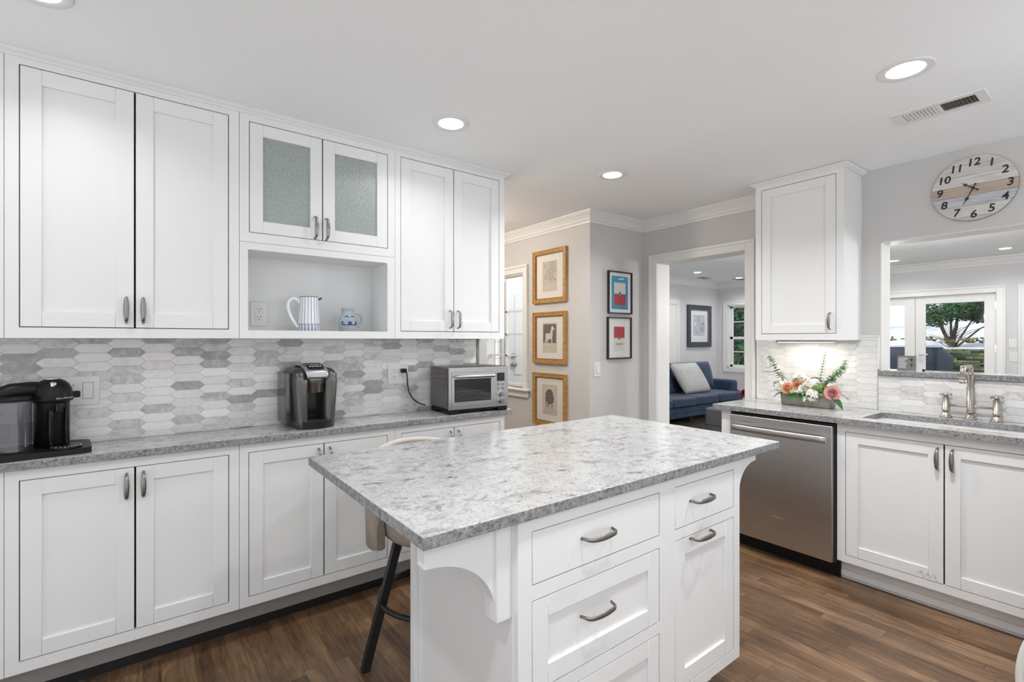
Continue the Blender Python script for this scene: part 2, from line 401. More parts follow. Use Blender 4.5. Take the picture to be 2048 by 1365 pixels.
def at(x, y, z): return Matrix.Translation((x, y, z)) @ FACE_FRONT

def profile_run(path, prof, mat, side=1, z=lambda x: 0):
    """sweep (distance from wall, height) points along a plan polyline with mitred corners"""
    P = [Vector((p[0], p[1])) for p in path]; n = len(P); rings = []
    for i in range(n):
        if i == 0: d = (P[1]-P[0]).normalized(); nn = Vector((-d.y, d.x)); k = 1
        elif i == n-1: d = (P[-1]-P[-2]).normalized(); nn = Vector((-d.y, d.x)); k = 1
        else:
            a = (P[i]-P[i-1]).normalized(); b_ = (P[i+1]-P[i]).normalized()
            na = Vector((-a.y, a.x)); nb = Vector((-b_.y, b_.x)); nn = (na+nb).normalized(); k = 1/max(.2, nn.dot(na))
        rings.append([(P[i].x+side*nn.x*d_*k, P[i].y+side*nn.y*d_*k, h+z(P[i].x)) for d_, h in prof])
    b = MB(); b.ring(rings, mat, smooth=False); return b

# ------------------------------------------------------------------ key dimensions (metres)
ZT, ZB = .8955, .8655          # worktop top and underside
YF, YW = 2.405, 2.66           # left cabinets' face, left wall tile face
XF, XW = 3.04, 3.56            # sink run face, sink wall
YN, XN = 2.747, 2.872          # nook corner
X2, Y2 = 9.4, 5.392            # far room walls
def ceilz(x): return 2.335 if x <= 1.8 else 2.335+min(1, (x-1.8)/1.4)*.024

# ------------------------------------------------------------------ setting
b = MB()
xs = [-3.2, 0, 1.8, 2.1, 2.5, 2.9, 3.2, 3.56]
for i in range(len(xs)-1):
    a_, c_ = xs[i], xs[i+1]; za, zc = ceilz(a_), ceilz(c_)
    ye = 4.7 if a_ < 2.9 else YN+.12
    b.add([(a_, -3.4, za), (c_, -3.4, zc), (c_, ye, zc), (a_, ye, za)], [(0, 3, 2, 1)], 'ceiling_paint', True)
    b.add([(a_, -3.4, za+.12), (c_, -3.4, zc+.12), (c_, ye, zc+.12), (a_, ye, za+.12)], [(0, 1, 2, 3)], 'ceiling_paint', True)
struct(b.build('ceiling', recalc=False, weld=True))
struct(box_obj('floor', -1.3, 3.72, -.9, 4.7, -.05, 0, 'floor_wood'))
struct(box_obj('floor', 3.72, 9.55, -2.0, 5.5, -.05, 0, 'floor_far'))
struct(box_obj('ceiling', 3.72, 9.55, -2.0, 5.5, 2.47, 2.6, 'ceiling_paint'))
# left wall (behind the long cabinet run)
struct(box_obj('wall_left', -3.2, 1.815, YW+.01, YW+.12, 0, 2.335, 'wall_gray'))
# nook walls
b = MB(); WY0, WY1, WZ0, WZ1 = 3.60, 4.24, .86, 1.955
b.box(XN, XN+.12, YN+.12, WY0, 0, 2.36, 'wall_gray'); b.box(XN, XN+.12, WY1, 4.7, 0, 2.36, 'wall_gray')
b.box(XN, XN+.12, WY0, WY1, 0, WZ0, 'wall_gray'); b.box(XN, XN+.12, WY0, WY1, WZ1, 2.36, 'wall_gray')
struct(b.build('wall_hall'))
struct(box_obj('wall_hall_end', -3.2, XN, 4.6, 4.7, 0, 2.36, 'wall_beige'))
struct(box_obj('wall_hall_sunblock', -3.3, -3.2, YW, 4.7, 0, 2.36, 'wall_beige'))  # unseen wall added to keep the sun out of the hall
struct(box_obj('wall_nook', XN, XW, YN, YN+.12, 0, 2.36, 'wall_gray'))
# sink wall with doorway and pass-through
DY0, DY1, DZ = 1.815, 2.614, 1.994
PY0, PY1, PZ0, PZ1 = -.16, 1.001, 1.105, 1.911
b = MB(); T = .16
b.box(XW, XW+T, DY1, YN, 0, 2.36, 'wall_gray'); b.box(XW, XW+T, DY0, DY1, DZ, 2.36, 'wall_gray')
b.box(XW, XW+T, PY1, DY0, 0, 2.36, 'wall_gray')
b.box(XW, XW+T, PY0, PY1, PZ1, 2.36, 'wall_gray'); b.box(XW, XW+T, PY0, PY1, 0, PZ0, 'wall_gray')
b.box(XW, XW+T, -2.0, PY0, 0, 2.36, 'wall_gray')
b.box(XW+.001, XW+T, -2.0, 3.0, 2.36, 2.6, 'ceiling_paint'); b.box(XW, XW+T, YN+.12, 3.0, 0, 2.36, 'wall_gray')
struct(b.build('wall_sink'))
# white liner of the pass-through
b = MB(); t_ = .004
b.box(XW+.002, XW+T+.002, PY1-t_, PY1, PZ0+.03, PZ1, 'trim_white'); b.box(XW+.002, XW+T+.002, PY0, PY1, PZ1-t_, PZ1, 'trim_white'); b.box(XW+.002, XW+T+.002, PY0, PY0+t_, PZ0+.03, PZ1, 'trim_white')
struct(b.build('trim_1'))
# doorway casing and jamb
def casing(b, x, y0, y1, z1, wdt=.088, th=.018, z0=0, sgn=-1, bottom=False):
    """casing around an opening in a wall x = const, on its -x side (sgn -1)"""
    a_, c_ = (x-th, x) if sgn < 0 else (x, x+th)
    b.box(a_, c_, y1, y1+wdt, z0, z1+wdt, 'trim_white', .002); b.box(a_, c_, y0-wdt, y0, z0, z1+wdt, 'trim_white', .002)
    b.box(a_, c_, y0, y1, z1, z1+wdt, 'trim_white', .002)
    e = .010*sgn
    p, q = (a_+e, a_) if sgn < 0 else (c_, c_+e)
    b.box(p, q, y1+wdt-.022, y1+wdt, z0, z1+wdt, 'trim_white', .003); b.box(p, q, y0-wdt, y0-wdt+.022, z0, z1+wdt, 'trim_white', .003)
    b.box(p, q, y0-wdt+.022, y1+wdt-.022, z1+wdt-.022, z1+wdt, 'trim_white', .003)
    if bottom:
        b.box(a_, c_, y0, y1, z0, z0+wdt, 'trim_white', .002)
b = MB(); casing(b, XW, DY0+.012, DY1-.012, DZ-.012, .075)
b.box(XW-.004, XW+T+.004, DY1-.014, DY1, 0, DZ, 'trim_white'); b.box(XW-.004, XW+T+.004, DY0, DY0+.014, 0, DZ, 'trim_white'); b.box(XW-.004, XW+T+.004, DY0, DY1, DZ-.014, DZ, 'trim_white')
struct(b.build('door_1'), 'white cased opening to the far room')
# crown moulding in nook
CR = [(0, -.088), (.010, -.088), (.013, -.074), (.022, -.068), (.030, -.050), (.050, -.026), (.060, -.020), (.064, -.012), (.075, -.010), (.078, -.0005), (0, -.0005)]
b = profile_run([(XN, 4.6), (XN, YN), (XW, YN), (XW, 1.63)], CR, 'trim_white', side=-1, z=lambda x: ceilz(x))
struct(b.build('trim_2'), 'white crown moulding around the nook')
# hall baseboards
struct(profile_run([(XN, 4.6), (XN, YN), (XW, YN)], [(0, 0), (.014, 0), (.014, .11), (.006, .125), (0, .125)], 'trim_white', side=-1).build('baseboard_hall'))
# hall window in the picture wall
wd = bpy.data.objects.new('window_1', None); S.collection.objects.link(wd); struct(wd)
b = MB(); casing(b, XN, WY0, WY1, WZ1, .072, z0=WZ0); b.box(XN, XN+.1, WY0-.002, WY0+.012, WZ0, WZ1, 'trim_white'); b.box(XN, XN+.1, WY1-.012, WY1+.002, WZ0, WZ1, 'trim_white'); b.box(XN, XN+.1, WY0, WY1, WZ1-.012, WZ1, 'trim_white')
b.build('window_frame', wd)
b = MB(); b.box(XN-.05, XN+.1, WY0-.10, WY1+.1, WZ0-.022, WZ0, 'trim_white', .006); b.box(XN-.022, XN, WY0-.075, WY1+.08, WZ0-.085, WZ0-.022, 'trim_white', .008); b.build('window_sill', wd)
b = MB(); xg = XN+.05
for z in (1.165, 1.375, 1.60): b.box(xg-.012, xg+.012, WY0, WY1, z-.008, z+.008, 'trim_white')
b.box(xg-.012, xg+.012, 3.925, 3.955, WZ0, WZ1, 'trim_white')
b.box(xg-.014, xg+.014, WY0, WY1, WZ0, WZ0+.035, 'trim_white'); b.box(xg-.014, xg+.014, WY0+.01, WY0+.035, WZ0, WZ1, 'trim_white')
b.build('muntins', wd)
box_obj('pane', xg-.002, xg+.002, WY0, WY1, WZ0, WZ1, 'window_glass', wd)
# porch seen through it
b = MB(); PYW = 4.62
b.box(XN+.12, 3.05, PYW, PYW+.1, 0, 2.4, 'trim_white'); b.box(3.05, 3.36, PYW, PYW+.1, 0, .9, 'trim_white'); b.box(3.05, 3.36, PYW, PYW+.1, 1.9, 2.4, 'trim_white'); b.box(3.36, 4.2, PYW, PYW+.1, 0, 2.4, 'trim_white')
struct(b.build('wall_porch'))
struct(box_obj('floor', XN+.12, 4.2, YN+.12, PYW+.1, -.05, 0, 'floor_far'))
dr = bpy.data.objects.new('door_2', None); S.collection.objects.link(dr); struct(dr, 'white porch door seen through the hall window')
b = MB(); b.box(3.42, 4.16, PYW-.03, PYW-.002, .02, 1.98, 'plate_white', .002)
for zz in ((.15, .75), (.9, 1.85)):
    b.box(3.52, 4.06, PYW-.038, PYW-.03, zz[0], zz[1], 'plate_white', .004)
b.build('door_leaf', dr)
MB().box(3.392, 3.412, PYW-.012, PYW-.001, 0, 2.0, 'black_metal').build('weather_strip', dr)
for z, r in ((1.135, .026), (1.03, .03)):
    b = MB(); b.ring([[(3.49+rr*math.cos(2*PI*k/14), PYW-.03-d, z+rr*math.sin(2*PI*k/14)) for k in range(14)] for rr, d in ((r*.9, .001), (r*.9, .01), (r*.5, .014), (r*.5, .03), (r, .04), (r, .055), (r*.6, .065))], 'silver_plastic')
    b.build('door_knob', dr)
w2 = bpy.data.objects.new('window_2', None); S.collection.objects.link(w2); struct(w2)
b = MB()
for x in (3.05, 3.13, 3.20, 3.28, 3.35): b.box(x-.006, x+.006, PYW+.03, PYW+.05, .9, 1.9, 'trim_white')
for z in (.9, 1.1, 1.3, 1.5, 1.7, 1.9): b.box(3.05, 3.36, PYW+.03, PYW+.05, z-.006, z+.006, 'trim_white')
b.build('muntins', w2)
# far room walls
b = MB()
WA = (4.29, 5.20, .76, 2.01)     # window opening y0,y1,z0,z1
FD = (1.315, 3.109, 0, 1.976)    # french doors
b.box(X2, X2+.15, WA[1], Y2+.1, 0, 2.47, 'wall_cool'); b.box(X2, X2+.15, WA[0], WA[1], 0, WA[2], 'wall_cool'); b.box(X2, X2+.15, WA[0], WA[1], WA[3], 2.47, 'wall_cool')
b.box(X2, X2+.15, FD[1], WA[0], 0, 2.47, 'wall_cool'); b.box(X2, X2+.15, FD[0], FD[1], FD[3], 2.47, 'wall_cool'); b.box(X2, X2+.15, -2.0, FD[0], 0, 2.47, 'wall_cool')
struct(b.build('wall_far'))
b = MB(); b.box(4.2, X2, Y2, Y2+.1, 0, 2.47, 'wall_cool'); struct(b.build('wall_far_left'))
b = MB(); b.box(4.2, 4.3, 3.02, Y2, 0, 2.47, 'wall_cool'); b.box(XW, 4.3, 3.0, 3.1, 0, 2.47, 'wall_cool'); struct(b.build('wall_far_near'))
struct(box_obj('wall_far_right', XW+T, X2, -2.1, -2.0, 0, 2.47, 'wall_cool'))
CR2 = [(0, -.11), (.012, -.11), (.018, -.09), (.04, -.06), (.055, -.03), (.085, -.012), (.088, -.0005), (0, -.0005)]
struct(profile_run([(4.3, Y2), (X2, Y2), (X2, -2.0)], CR2, 'trim_white', side=-1, z=lambda x: 2.47).build('trim_3'), 'white crown moulding of the far room')
# far window
w3 = bpy.data.objects.new('window_3', None); S.collection.objects.link(w3); struct(w3, 'white sash window behind the sofa')
b = MB(); casing(b, X2, WA[0], WA[1], WA[3], .085, z0=WA[2]-.085, bottom=True)
b.box(X2, X2+.12, WA[0], WA[0]+.02, WA[2], WA[3], 'trim_white'); b.box(X2, X2+.12, WA[1]-.02, WA[1], WA[2], WA[3], 'trim_white'); b.box(X2, X2+.12, WA[0], WA[1], WA[3]-.02, WA[3], 'trim_white'); b.box(X2, X2+.12, WA[0], WA[1], WA[2], WA[2]+.02, 'trim_white'); b.build('window_frame', w3)
b = MB(); xg = X2+.09
b.box(xg-.02, xg+.02, WA[0], WA[1], 1.33, 1.38, 'trim_white'); b.box(xg-.02, xg+.02, WA[1]-.07, WA[1], WA[2], WA[3], 'trim_white'); b.box(xg-.02, xg+.02, WA[0], WA[0]+.07, WA[2], WA[3], 'trim_white')
b.box(xg-.02, xg+.02, WA[0], WA[1], WA[2], WA[2]+.06, 'trim_white'); b.box(xg-.02, xg+.02, WA[0], WA[1], WA[3]-.05, WA[3], 'trim_white')
for y in (4.60, 4.89): b.box(xg-.008, xg+.008, y-.01, y+.01, WA[2], WA[3], 'trim_white')
for z in (1.08, 1.68): b.box(xg-.008, xg+.008, WA[0], WA[1], z-.01, z+.01, 'trim_white')
b.build('sash', w3)
box_obj('pane', xg-.002, xg+.002, WA[0], WA[1], WA[2], WA[3], 'window_glass', w3)
# french doors
d3 = bpy.data.objects.new('door_3', None); S.collection.objects.link(d3); struct(d3, 'white glazed french doors to the snowy garden')
b = MB(); casing(b, X2, FD[0], FD[1], FD[3], .093); b.build('door_frame', d3)
for (y0, y1) in ((1.318, 2.209), (2.215, 3.106)):
    b = MB(); g0, g1, gz0, gz1 = y0+.125, y1-.118, .28, 1.862
    b.box(X2+.03, X2+.07, y0, g0, .01, FD[3]-.006, 'trim_white', .002); b.box(X2+.03, X2+.07, g1, y1, .01, FD[3]-.006, 'trim_white', .002)
    b.box(X2+.03, X2+.07, g0, g1, .01, gz0, 'trim_white'); b.box(X2+.03, X2+.07, g0, g1, gz1, FD[3]-.006, 'trim_white')
    o = b.build('door_leaf', d3)
    box_obj('pane', X2+.048, X2+.052, g0, g1, gz0, gz1, 'window_glass', o)
for z in (.55, 1.20, 1.80):
    MB().box(X2+.018, X2+.03, 1.31, 1.335, z-.05, z+.05, 'nickel').build('hinge', d3)
b = MB(); b.box(X2+.018, X2+.03, 2.12, 2.16, 1.0, 1.15, 'plate_white', .006); b.tube([(X2+.02, 2.14, 1.1), (X2-.03, 2.14, 1.1), (X2-.035, 2.14, 1.1), (X2-.035, 2.05, 1.1)], .01, 'plate_white'); b.build('door_handle', d3)
# second cased door at the right of it
b = MB(); casing(b, X2, .12, 1.012, FD[3], .09); b.box(X2-.002, X2+.002, .12, 1.012, 0, FD[3], 'trim_white'); struct(b.build('door_4'), 'white casing right of the french doors')
# cased door on the far left wall
b = MB()
for (x0, x1, z0, z1) in ((7.94, 8.03, 0, 2.07), (7.0, 7.09, 0, 2.07), (7.09, 7.94, 1.98, 2.07)): b.box(x0, x1, Y2-.02, Y2, z0, z1, 'trim_white', .003)
b.box(7.09, 7.94, Y2-.006, Y2, 0, 1.98, 'trim_white'); struct(b.build('door_5'), 'white door left of the framed picture in the far room')

# ------------------------------------------------------------------ cabinet hardware and doors
def pull(parent, x, z, length=.10, vertical=True, proj=.027, wide=.0092, mat='nickel_dark', y=0, name='handle'):
    n = 14; pts = []; rs = []
    for i in range(n+1):
        s_ = i/n; u = (s_-.5)*length
        if i == 0 or i == n: d = 0
        else: d = proj*(.80+.20*math.sin(PI*s_))
        if i in (1, n-1): d = proj*.72
        pts.append((x, y-d, z+u) if vertical else (x+u, y-d, z))
        rs.append(.0045+(wide-.0045)*math.sin(PI*s_)**.8 if 0 < i < n else .0045)
    b = MB()
    # hand-swept flat bar: wide across the door, thin in depth
    rings = []
    for i, p in enumerate(pts):
        q = pts[min(i+1, n)]; o_ = pts[max(i-1, 0)]
        d = (Vector(q)-Vector(o_)).normalized(); side = Vector((1, 0, 0)) if vertical else Vector((0, 0, 1))
        nor = d.cross(side).normalized(); th = .0036
        rings.append([tuple(Vector(p)+side*rs[i]*math.cos(2*PI*k/10)+nor*th*math.sin(2*PI*k/10)) for k in range(10)])
    b.ring(rings, mat)
    return b.build(name, parent)
def shaker(b, x0, x1, z0, z1, y=0, th=.019, rail=.056, mat='cabinet_white', slab=False, glass=False, rec=.009):
    if slab: b.box(x0, x1, y, y+th, z0, z1, mat, .0012, 1); return
    e = .0012
    b.box(x0, x0+rail, y, y+th, z0, z1, mat, e, 1); b.box(x1-rail, x1, y, y+th, z0, z1, mat, e, 1)
    b.box(x0+rail, x1-rail, y, y+th, z0, z0+rail, mat, e, 1); b.box(x0+rail, x1-rail, y, y+th, z1-rail, z1, mat, e, 1)
    if not glass: b.box(x0+rail-.002, x1-rail+.002, y+rec, y+th-.002, z0+rail-.002, z1-rail+.002, mat)
G = .0030
def frame_grid(b, x0, x1, z0, z1, holes, y0, y1, mat='cabinet_white'):
    X = sorted({x0, x1, *[h[0] for h in holes], *[h[1] for h in holes]}); Z = sorted({z0, z1, *[h[2] for h in holes], *[h[3] for h in holes]})
    for i in range(len(X)-1):
        for j in range(len(Z)-1):
            cx, cz = (X[i]+X[i+1])/2, (Z[j]+Z[j+1])/2
            if any(h[0] < cx < h[1] and h[2] < cz < h[3] for h in holes): continue
            b.box(X[i], X[i+1], y0, y1, Z[j], Z[j+1], mat)
def carcass(parent, w_, d, z0, z1, holes, inner='cabinet_white', back=True, name='carcass', left=0.0, th=.018, midshelf=None, e=.0008):
    b = MB(); frame_grid(b, e, w_-e, z0, z1, holes, 0, .02)
    b.box(e, th, .02, d, z0, z1, 'cabinet_white'); b.box(w_-th, w_-e, .02, d, z0, z1, 'cabinet_white')
    b.box(th, w_-th, .02, d, z0, z0+.016, 'cabinet_white'); b.box(th, w_-th, .02, d, z1-.01, z1, 'cabinet_white')
    if back: b.box(th, w_-th, d-.008, d, z0+.016, z1-.01, inner)
    return b.build(name, parent)
def doors(parent, lst):
    """lst of dicts: x0,x1,z0,z1,(slab),(pull=(x,z,vertical)),(glass)"""
    for q in lst:
        b = MB(); kind = 'drawer' if q.get('drawer') else 'door'
        shaker(b, q['x0']+G, q['x1']-G, q['z0']+G, q['z1']-G, y=.0005, rail=q.get('rail', .056), slab=q.get('slab', False), glass=q.get('glass', False))
        o = b.build(kind, parent)
        if q.get('glass'):
            r = q.get('rail', .056); box_obj('pane', q['x0']+r-.004, q['x1']-r+.004, .010, .014, q['z0']+r-.004, q['z1']-r+.004, 'rain_glass', o)
        if 'pull' in q:
            px, pz, ver = q['pull']; pull(o, px, pz, q.get('len', .10), ver, y=.0005, proj=q.get('proj', .030))
        # dark gap behind the reveal
    return
LX = [-1.099, -.382, .335, 1.054, 1.767]
desc = ['cut off by the left edge of the picture', 'under the black coffee machine', 'under the grey single-serve coffee maker', 'under the toaster oven']
for i in range(4):
    x0, x1 = LX[i], LX[i+1]; w_ = x1-x0; dw = [(-1.064, -.742, -.42)] and None
    cab = thing('base_cabinet', 'white shaker base cabinet with two doors, '+desc[i], 'cabinet', (x0, YF, 0), 0, 'white base cabinets on the left wall')
    a_, m_, c_ = (.036, .359, .679)
    carcass(cab, w_, YW-YF, .147, ZB-.001, [(a_, c_, .187, .825)])
    if i: pl = [(m_-.026, .752, True), (m_+.026, .752, True)]
    else: pl = [(m_-.026, .752, True), (m_+.026, .752, True)]
    doors(cab, [dict(x0=a_, x1=m_, z0=.187, z1=.825, pull=pl[0]), dict(x0=m_, x1=c_, z0=.187, z1=.825, pull=pl[1])])
    b = MB(); b.box(0, w_, .100, .118, .042, .147, 'kick_gray'); b.box(0, w_, .104, .118, 0, .042, 'black_metal'); b.build('toe_kick', cab)
# wall cabinets
du = ['cut off by the left picture edge', 'above the black coffee machine', None, 'above the toaster oven']
for i in (0, 1, 3):
    x0, x1 = LX[i], LX[i+1]; w_ = x1-x0
    cab = thing('wall_cabinet', 'white shaker wall cabinet with two doors, '+du[i], 'cabinet', (x0, YF, 0), 0, 'white wall cabinets on the left wall')
    a_, m_, c_ = (.036, .358, .678) if i < 3 else (.032, .356, .674)
    carcass(cab, w_, YW-YF+.009, 1.326, 2.327, [(a_, c_, 1.364, 2.289)])
    doors(cab, [dict(x0=a_, x1=m_, z0=1.364, z1=2.289, pull=(m_-.026, 1.435, True)), dict(x0=m_, x1=c_, z0=1.364, z1=2.289, pull=(m_+.026, 1.435, True))])
# glass-front cabinet
x0 = LX[2]; w_ = LX[3]-LX[2]
cab = thing('display_cabinet', 'white wall cabinet with two textured glass doors above the open niche', 'cabinet', (x0, YF, 0))
a_, m_, c_ = .038, .337+.015, .681
carcass(cab, w_, YW-YF+.009, 1.7515, 2.327, [(a_, c_, 1.793, 2.283)])
b = MB(); b.box(.018, w_-.018, .030, YW-YF, 2.020, 2.040, 'cabinet_white'); b.build('shelf', cab)
doors(cab, [dict(x0=a_, x1=m_, z0=1.793, z1=2.283, glass=True, pull=(m_-.036, 1.852, True), len=.105, rail=.053, proj=.034), dict(x0=m_, x1=c_, z0=1.793, z1=2.283, glass=True, pull=(m_+.016, 1.850, True), len=.105, rail=.055, proj=.034)])
def wine_glass(x, y, z, lab):
    b = MB(); b.lathe([(.03, 0), (.032, .002), (.006, .006), (.004, .03), (.004, .07), (.02, .085), (.034, .11), (.036, .13), (.03, .165), (.028, .165), (.033, .13), (.030, .11), (.012, .088)], (0, 0, 0), 'stem_glass', 18)
    return tag(b.build('wine_glass'), lab, 'glass', 'wine glasses in the display cabinet', (x, y, z))
wine_glass(.50, 2.52, 1.769, 'stemmed wine glass behind the left textured pane, the left one')
wine_glass(.62, 2.53, 1.769, 'stemmed wine glass behind the left textured pane, the right one')
# niche
niche = thing('open_shelf_cabinet', 'white open niche cabinet holding the two blue jugs', 'cabinet', (x0, YF, 0))
b = MB(); w_ = LX[3]-LX[2]; frame_grid(b, .0008, w_-.0008, 1.326, 1.750, [(.034, .678, 1.362, 1.718)], 0, .02)
D = YW-YF+.009
b.box(0.0008, .034, .02, D, 1.326, 1.750, 'cabinet_white'); b.box(.678, w_-.0008, .02, D, 1.326, 1.750, 'cabinet_white'); b.box(.034, .678, .02, D, 1.718, 1.750, 'cabinet_white'); b.box(.034, .678, .02, D, 1.326, 1.350, 'cabinet_white'); b.box(.034, .678, D-.03, D, 1.350, 1.718, 'cabinet_white')
b.build('carcass', niche)
# crown over the left run
CR3 = [(0, -.022), (.006, -.022), (.010, -.016), (.022, -.010), (.026, -.005), (.030, -.0005), (0, -.0005)]
b = profile_run([(-1.10, YF), (1.767, YF), (1.767, YW+.01)], CR3, 'cabinet_white', side=-1, z=lambda x: 2.335)
struct(b.build('trim_4'), 'small crown strip on top of the left wall cabinets')
# left worktop
b = MB(); b.box(-1.10, 1.800, 2.374, YW-.0005, ZB, ZT, 'granite', .003)
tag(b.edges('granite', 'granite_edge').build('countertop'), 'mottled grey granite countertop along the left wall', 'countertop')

# ------------------------------------------------------------------ picket tiles
def tiles(name, u0, u1, z0, z1, place, uoff, zoff, holes=(), seed=1, mean=.62, spread=.30, gl=.10, thick=.008):
    """elongated hexagons; place(u, z, d) gives the 3-D point at depth d from the wall"""
    rnd = random.Random(seed); bm = bmesh.new(); col = bm.loops.layers.float_color.new('tile_value')
    P, Hh, g = .109, .0385, .0008
    def clip(poly, ax, val, keep_gt):
        out = []
        for i in range(len(poly)):
            p, q = poly[i], poly[(i+1) % len(poly)]
            pi, qi = ((p[ax] > val) == keep_gt), ((q[ax] > val) == keep_gt)
            if pi: out.append(p)
            if pi != qi:
                t = (val-p[ax])/(q[ax]-p[ax]); out.append((p[0]+t*(q[0]-p[0]), p[1]+t*(q[1]-p[1])))
        return out
    k0 = int((u0-uoff)/P)-2; k1 = int((u1-uoff)/P)+2; j0 = int((z0-zoff)/Hh)-2; j1 = int((z1-zoff)/Hh)+2
    for k in range(k0, k1):
        for j in range(j0, j1):
            cu = uoff+(k+.5)*P; cz = zoff+(j+.5+(.5 if k % 2 else 0))*Hh
            tip = .011; hw = P/2+tip-g; fl = P/2-tip-g*.3; hh = Hh/2-g
            poly = [(cu-hw, cz), (cu-fl, cz-hh), (cu+fl, cz-hh), (cu+hw, cz), (cu+fl, cz+hh), (cu-fl, cz+hh)]
            for ax, val, kg in ((0, u0, True), (0, u1, False), (1, z0, True), (1, z1, False)):
                poly = clip(poly, ax, val, kg)
                if len(poly) < 3: break
            if len(poly) < 3: continue
            # merge near-duplicate points
            pp = []
            for p in poly:
                if not pp or math.hypot(p[0]-pp[-1][0], p[1]-pp[-1][1]) > 2e-4: pp.append(p)
            if len(pp) > 2 and math.hypot(pp[0][0]-pp[-1][0], pp[0][1]-pp[-1][1]) < 2e-4: pp.pop()
            if len(pp) < 3: continue
            ctr = (sum(p[0] for p in pp)/len(pp), sum(p[1] for p in pp)/len(pp))
            inner = [(p[0]+(ctr[0]-p[0])*.0012/max(.003, math.hypot(ctr[0]-p[0], ctr[1]-p[1])), p[1]+(ctr[1]-p[1])*.0012/max(.003, math.hypot(ctr[0]-p[0], ctr[1]-p[1]))) for p in pp]
            r = rnd.random(); v = mean+(rnd.random()-.35)*spread*1.2 if r > .46 else mean-spread*rnd.uniform(.3, 1.1)
            isg = rnd.random() < gl
            if isg: v = mean+.05
            c = (max(0, min(1, v)), rnd.random(), rnd.random(), 1)
            vo = [bm.verts.new(place(p[0], p[1], .002)) for p in pp]; vm = [bm.verts.new(place(p[0], p[1], thick-.0008)) for p in pp]; vi = [bm.verts.new(place(p[0], p[1], thick)) for p in inner]
            n = len(pp); fs = [bm.faces.new(vi)]
            for a_ in range(n):
                b_ = (a_+1) % n; fs.append(bm.faces.new((vm[a_], vm[b_], vi[b_], vi[a_]))); fs.append(bm.faces.new((vo[a_], vo[b_], vm[b_], vm[a_])))
            for f in fs:
                f.material_index = 1 if isg else 0
                for l in f.loops: l[col] = c
    vs = [bm.verts.new(place(u, z, d)) for d in (.0, thick-.0014) for u, z in ((u0, z0), (u1, z0), (u1, z1), (u0, z1))]
    for f in ((0, 1, 2, 3), (4, 5, 6, 7), (0, 1, 5, 4), (1, 2, 6, 5), (2, 3, 7, 6), (3, 0, 4, 7)):
        fc = bm.faces.new([vs[i] for i in f]); fc.material_index = 2
        for l in fc.loops: l[col] = (.5, .5, .5, 1)
    bmesh.ops.recalc_face_normals(bm, faces=bm.faces)
    me = bpy.data.meshes.new(name); bm.to_mesh(me); bm.free()
    for m in ('marble_tile', 'glass_tile', 'grout'): me.materials.append(M[m])
    o = bpy.data.objects.new(name, me); S.collection.objects.link(o); return o
bs = thing('tile_backsplash', 'picket-shaped marble tile backsplash behind the coffee machines', 'backsplash', (-1.1, YW+.0098, ZT))
o = tiles('tile_field', 0, 1.728+1.1, 0, 1.3255-ZT, lambda u, z, d: (u, -d, z), 1.1+.001, 1.304-ZT-.0385*12, seed=11, mean=.72, spread=.44, gl=.11); o.parent = bs
MB().box(1.728+1.1, 1.748+1.1, -.011, 0, 0, 1.3255-ZT, 'stone_gray').build('edge_trim', bs)
bs2 = thing('tile_backsplash', 'pale picket-shaped marble tile backsplash behind the sink', 'backsplash', (XW-.0002, 1.732, ZT))
fy = lambda u, z, d: (-d, -u, z)
o = tiles('tile_field', 0, 1.732-1.013, 0, 1.334-ZT, fy, 1.732-1.011-.0545*2, .0, seed=5, mean=.80, spread=.16, gl=.0); o.parent = bs2
o = tiles('tile_field', 1.732-1.011, 2.1, 0, 1.102-ZT, fy, 1.732-1.011-.0545*2, .0, seed=6, mean=.76, spread=.22, gl=.0); o.parent = bs2
b = MB(); b.box(-.012, 0, -.006, .012, 0, 1.345-ZT, 'trim_white', .003); b.box(-.013, 0, -(1.732-1.003), -(1.732-1.016), 1.139-ZT, 1.345-ZT, 'trim_white', .004); b.box(-.013, 0, -(1.732-1.003), 0, 1.334-ZT, 1.347-ZT, 'trim_white', .003); b.build('edge_trim', bs2)

# ------------------------------------------------------------------ island
isl_grp = 'cabinets that make up the island'
IY = .965
IX0, IX1, IX2 = .751, 1.366, 1.832
cab = thing('island_cabinet', 'white island drawer cabinet with three drawers and a curved corbel on its left end', 'cabinet', (IX0, IY, 0), 0, isl_grp)
w_ = IX1-IX0; h1 = (.045, .580)
holes = [(h1[0], h1[1], .686, .827), (h1[0], h1[1], .407, .648), (h1[0], h1[1], .135, .372)]
b = MB(); frame_grid(b, 0, w_, .10, ZB-.001, holes, 0, .02)
b.box(0, .02, .02, .555, 0, ZB-.001, 'cabinet_white'); b.box(w_-.018, w_-.001, .02, .555, .1, ZB-.001, 'cabinet_white'); b.box(.02, w_-.018, .02, .555, .1, .118, 'cabinet_white'); b.box(.02, w_-.02, .535, .555, 0, ZB-.001, 'cabinet_white')
b.box(-.004, .0, .02, .553, 0, ZB-.001, 'cabinet_white')
b.build('carcass', cab)
doors(cab, [dict(x0=h1[0], x1=h1[1], z0=holes[0][2], z1=holes[0][3], slab=True, drawer=True, pull=(.288, .765, False), len=.128, proj=.034),
            dict(x0=h1[0], x1=h1[1], z0=holes[1][2], z1=holes[1][3], drawer=True, pull=(.284, .549, False), len=.128, proj=.034, rail=.054),
            dict(x0=h1[0], x1=h1[1], z0=holes[2][2], z1=holes[2][3], drawer=True, pull=(.284, .27, False), len=.128, proj=.034, rail=.054)])
b = MB(); b.box(.03, w_, .075, .09, 0, .1, 'cabinet_white'); b.build('toe_kick', cab)
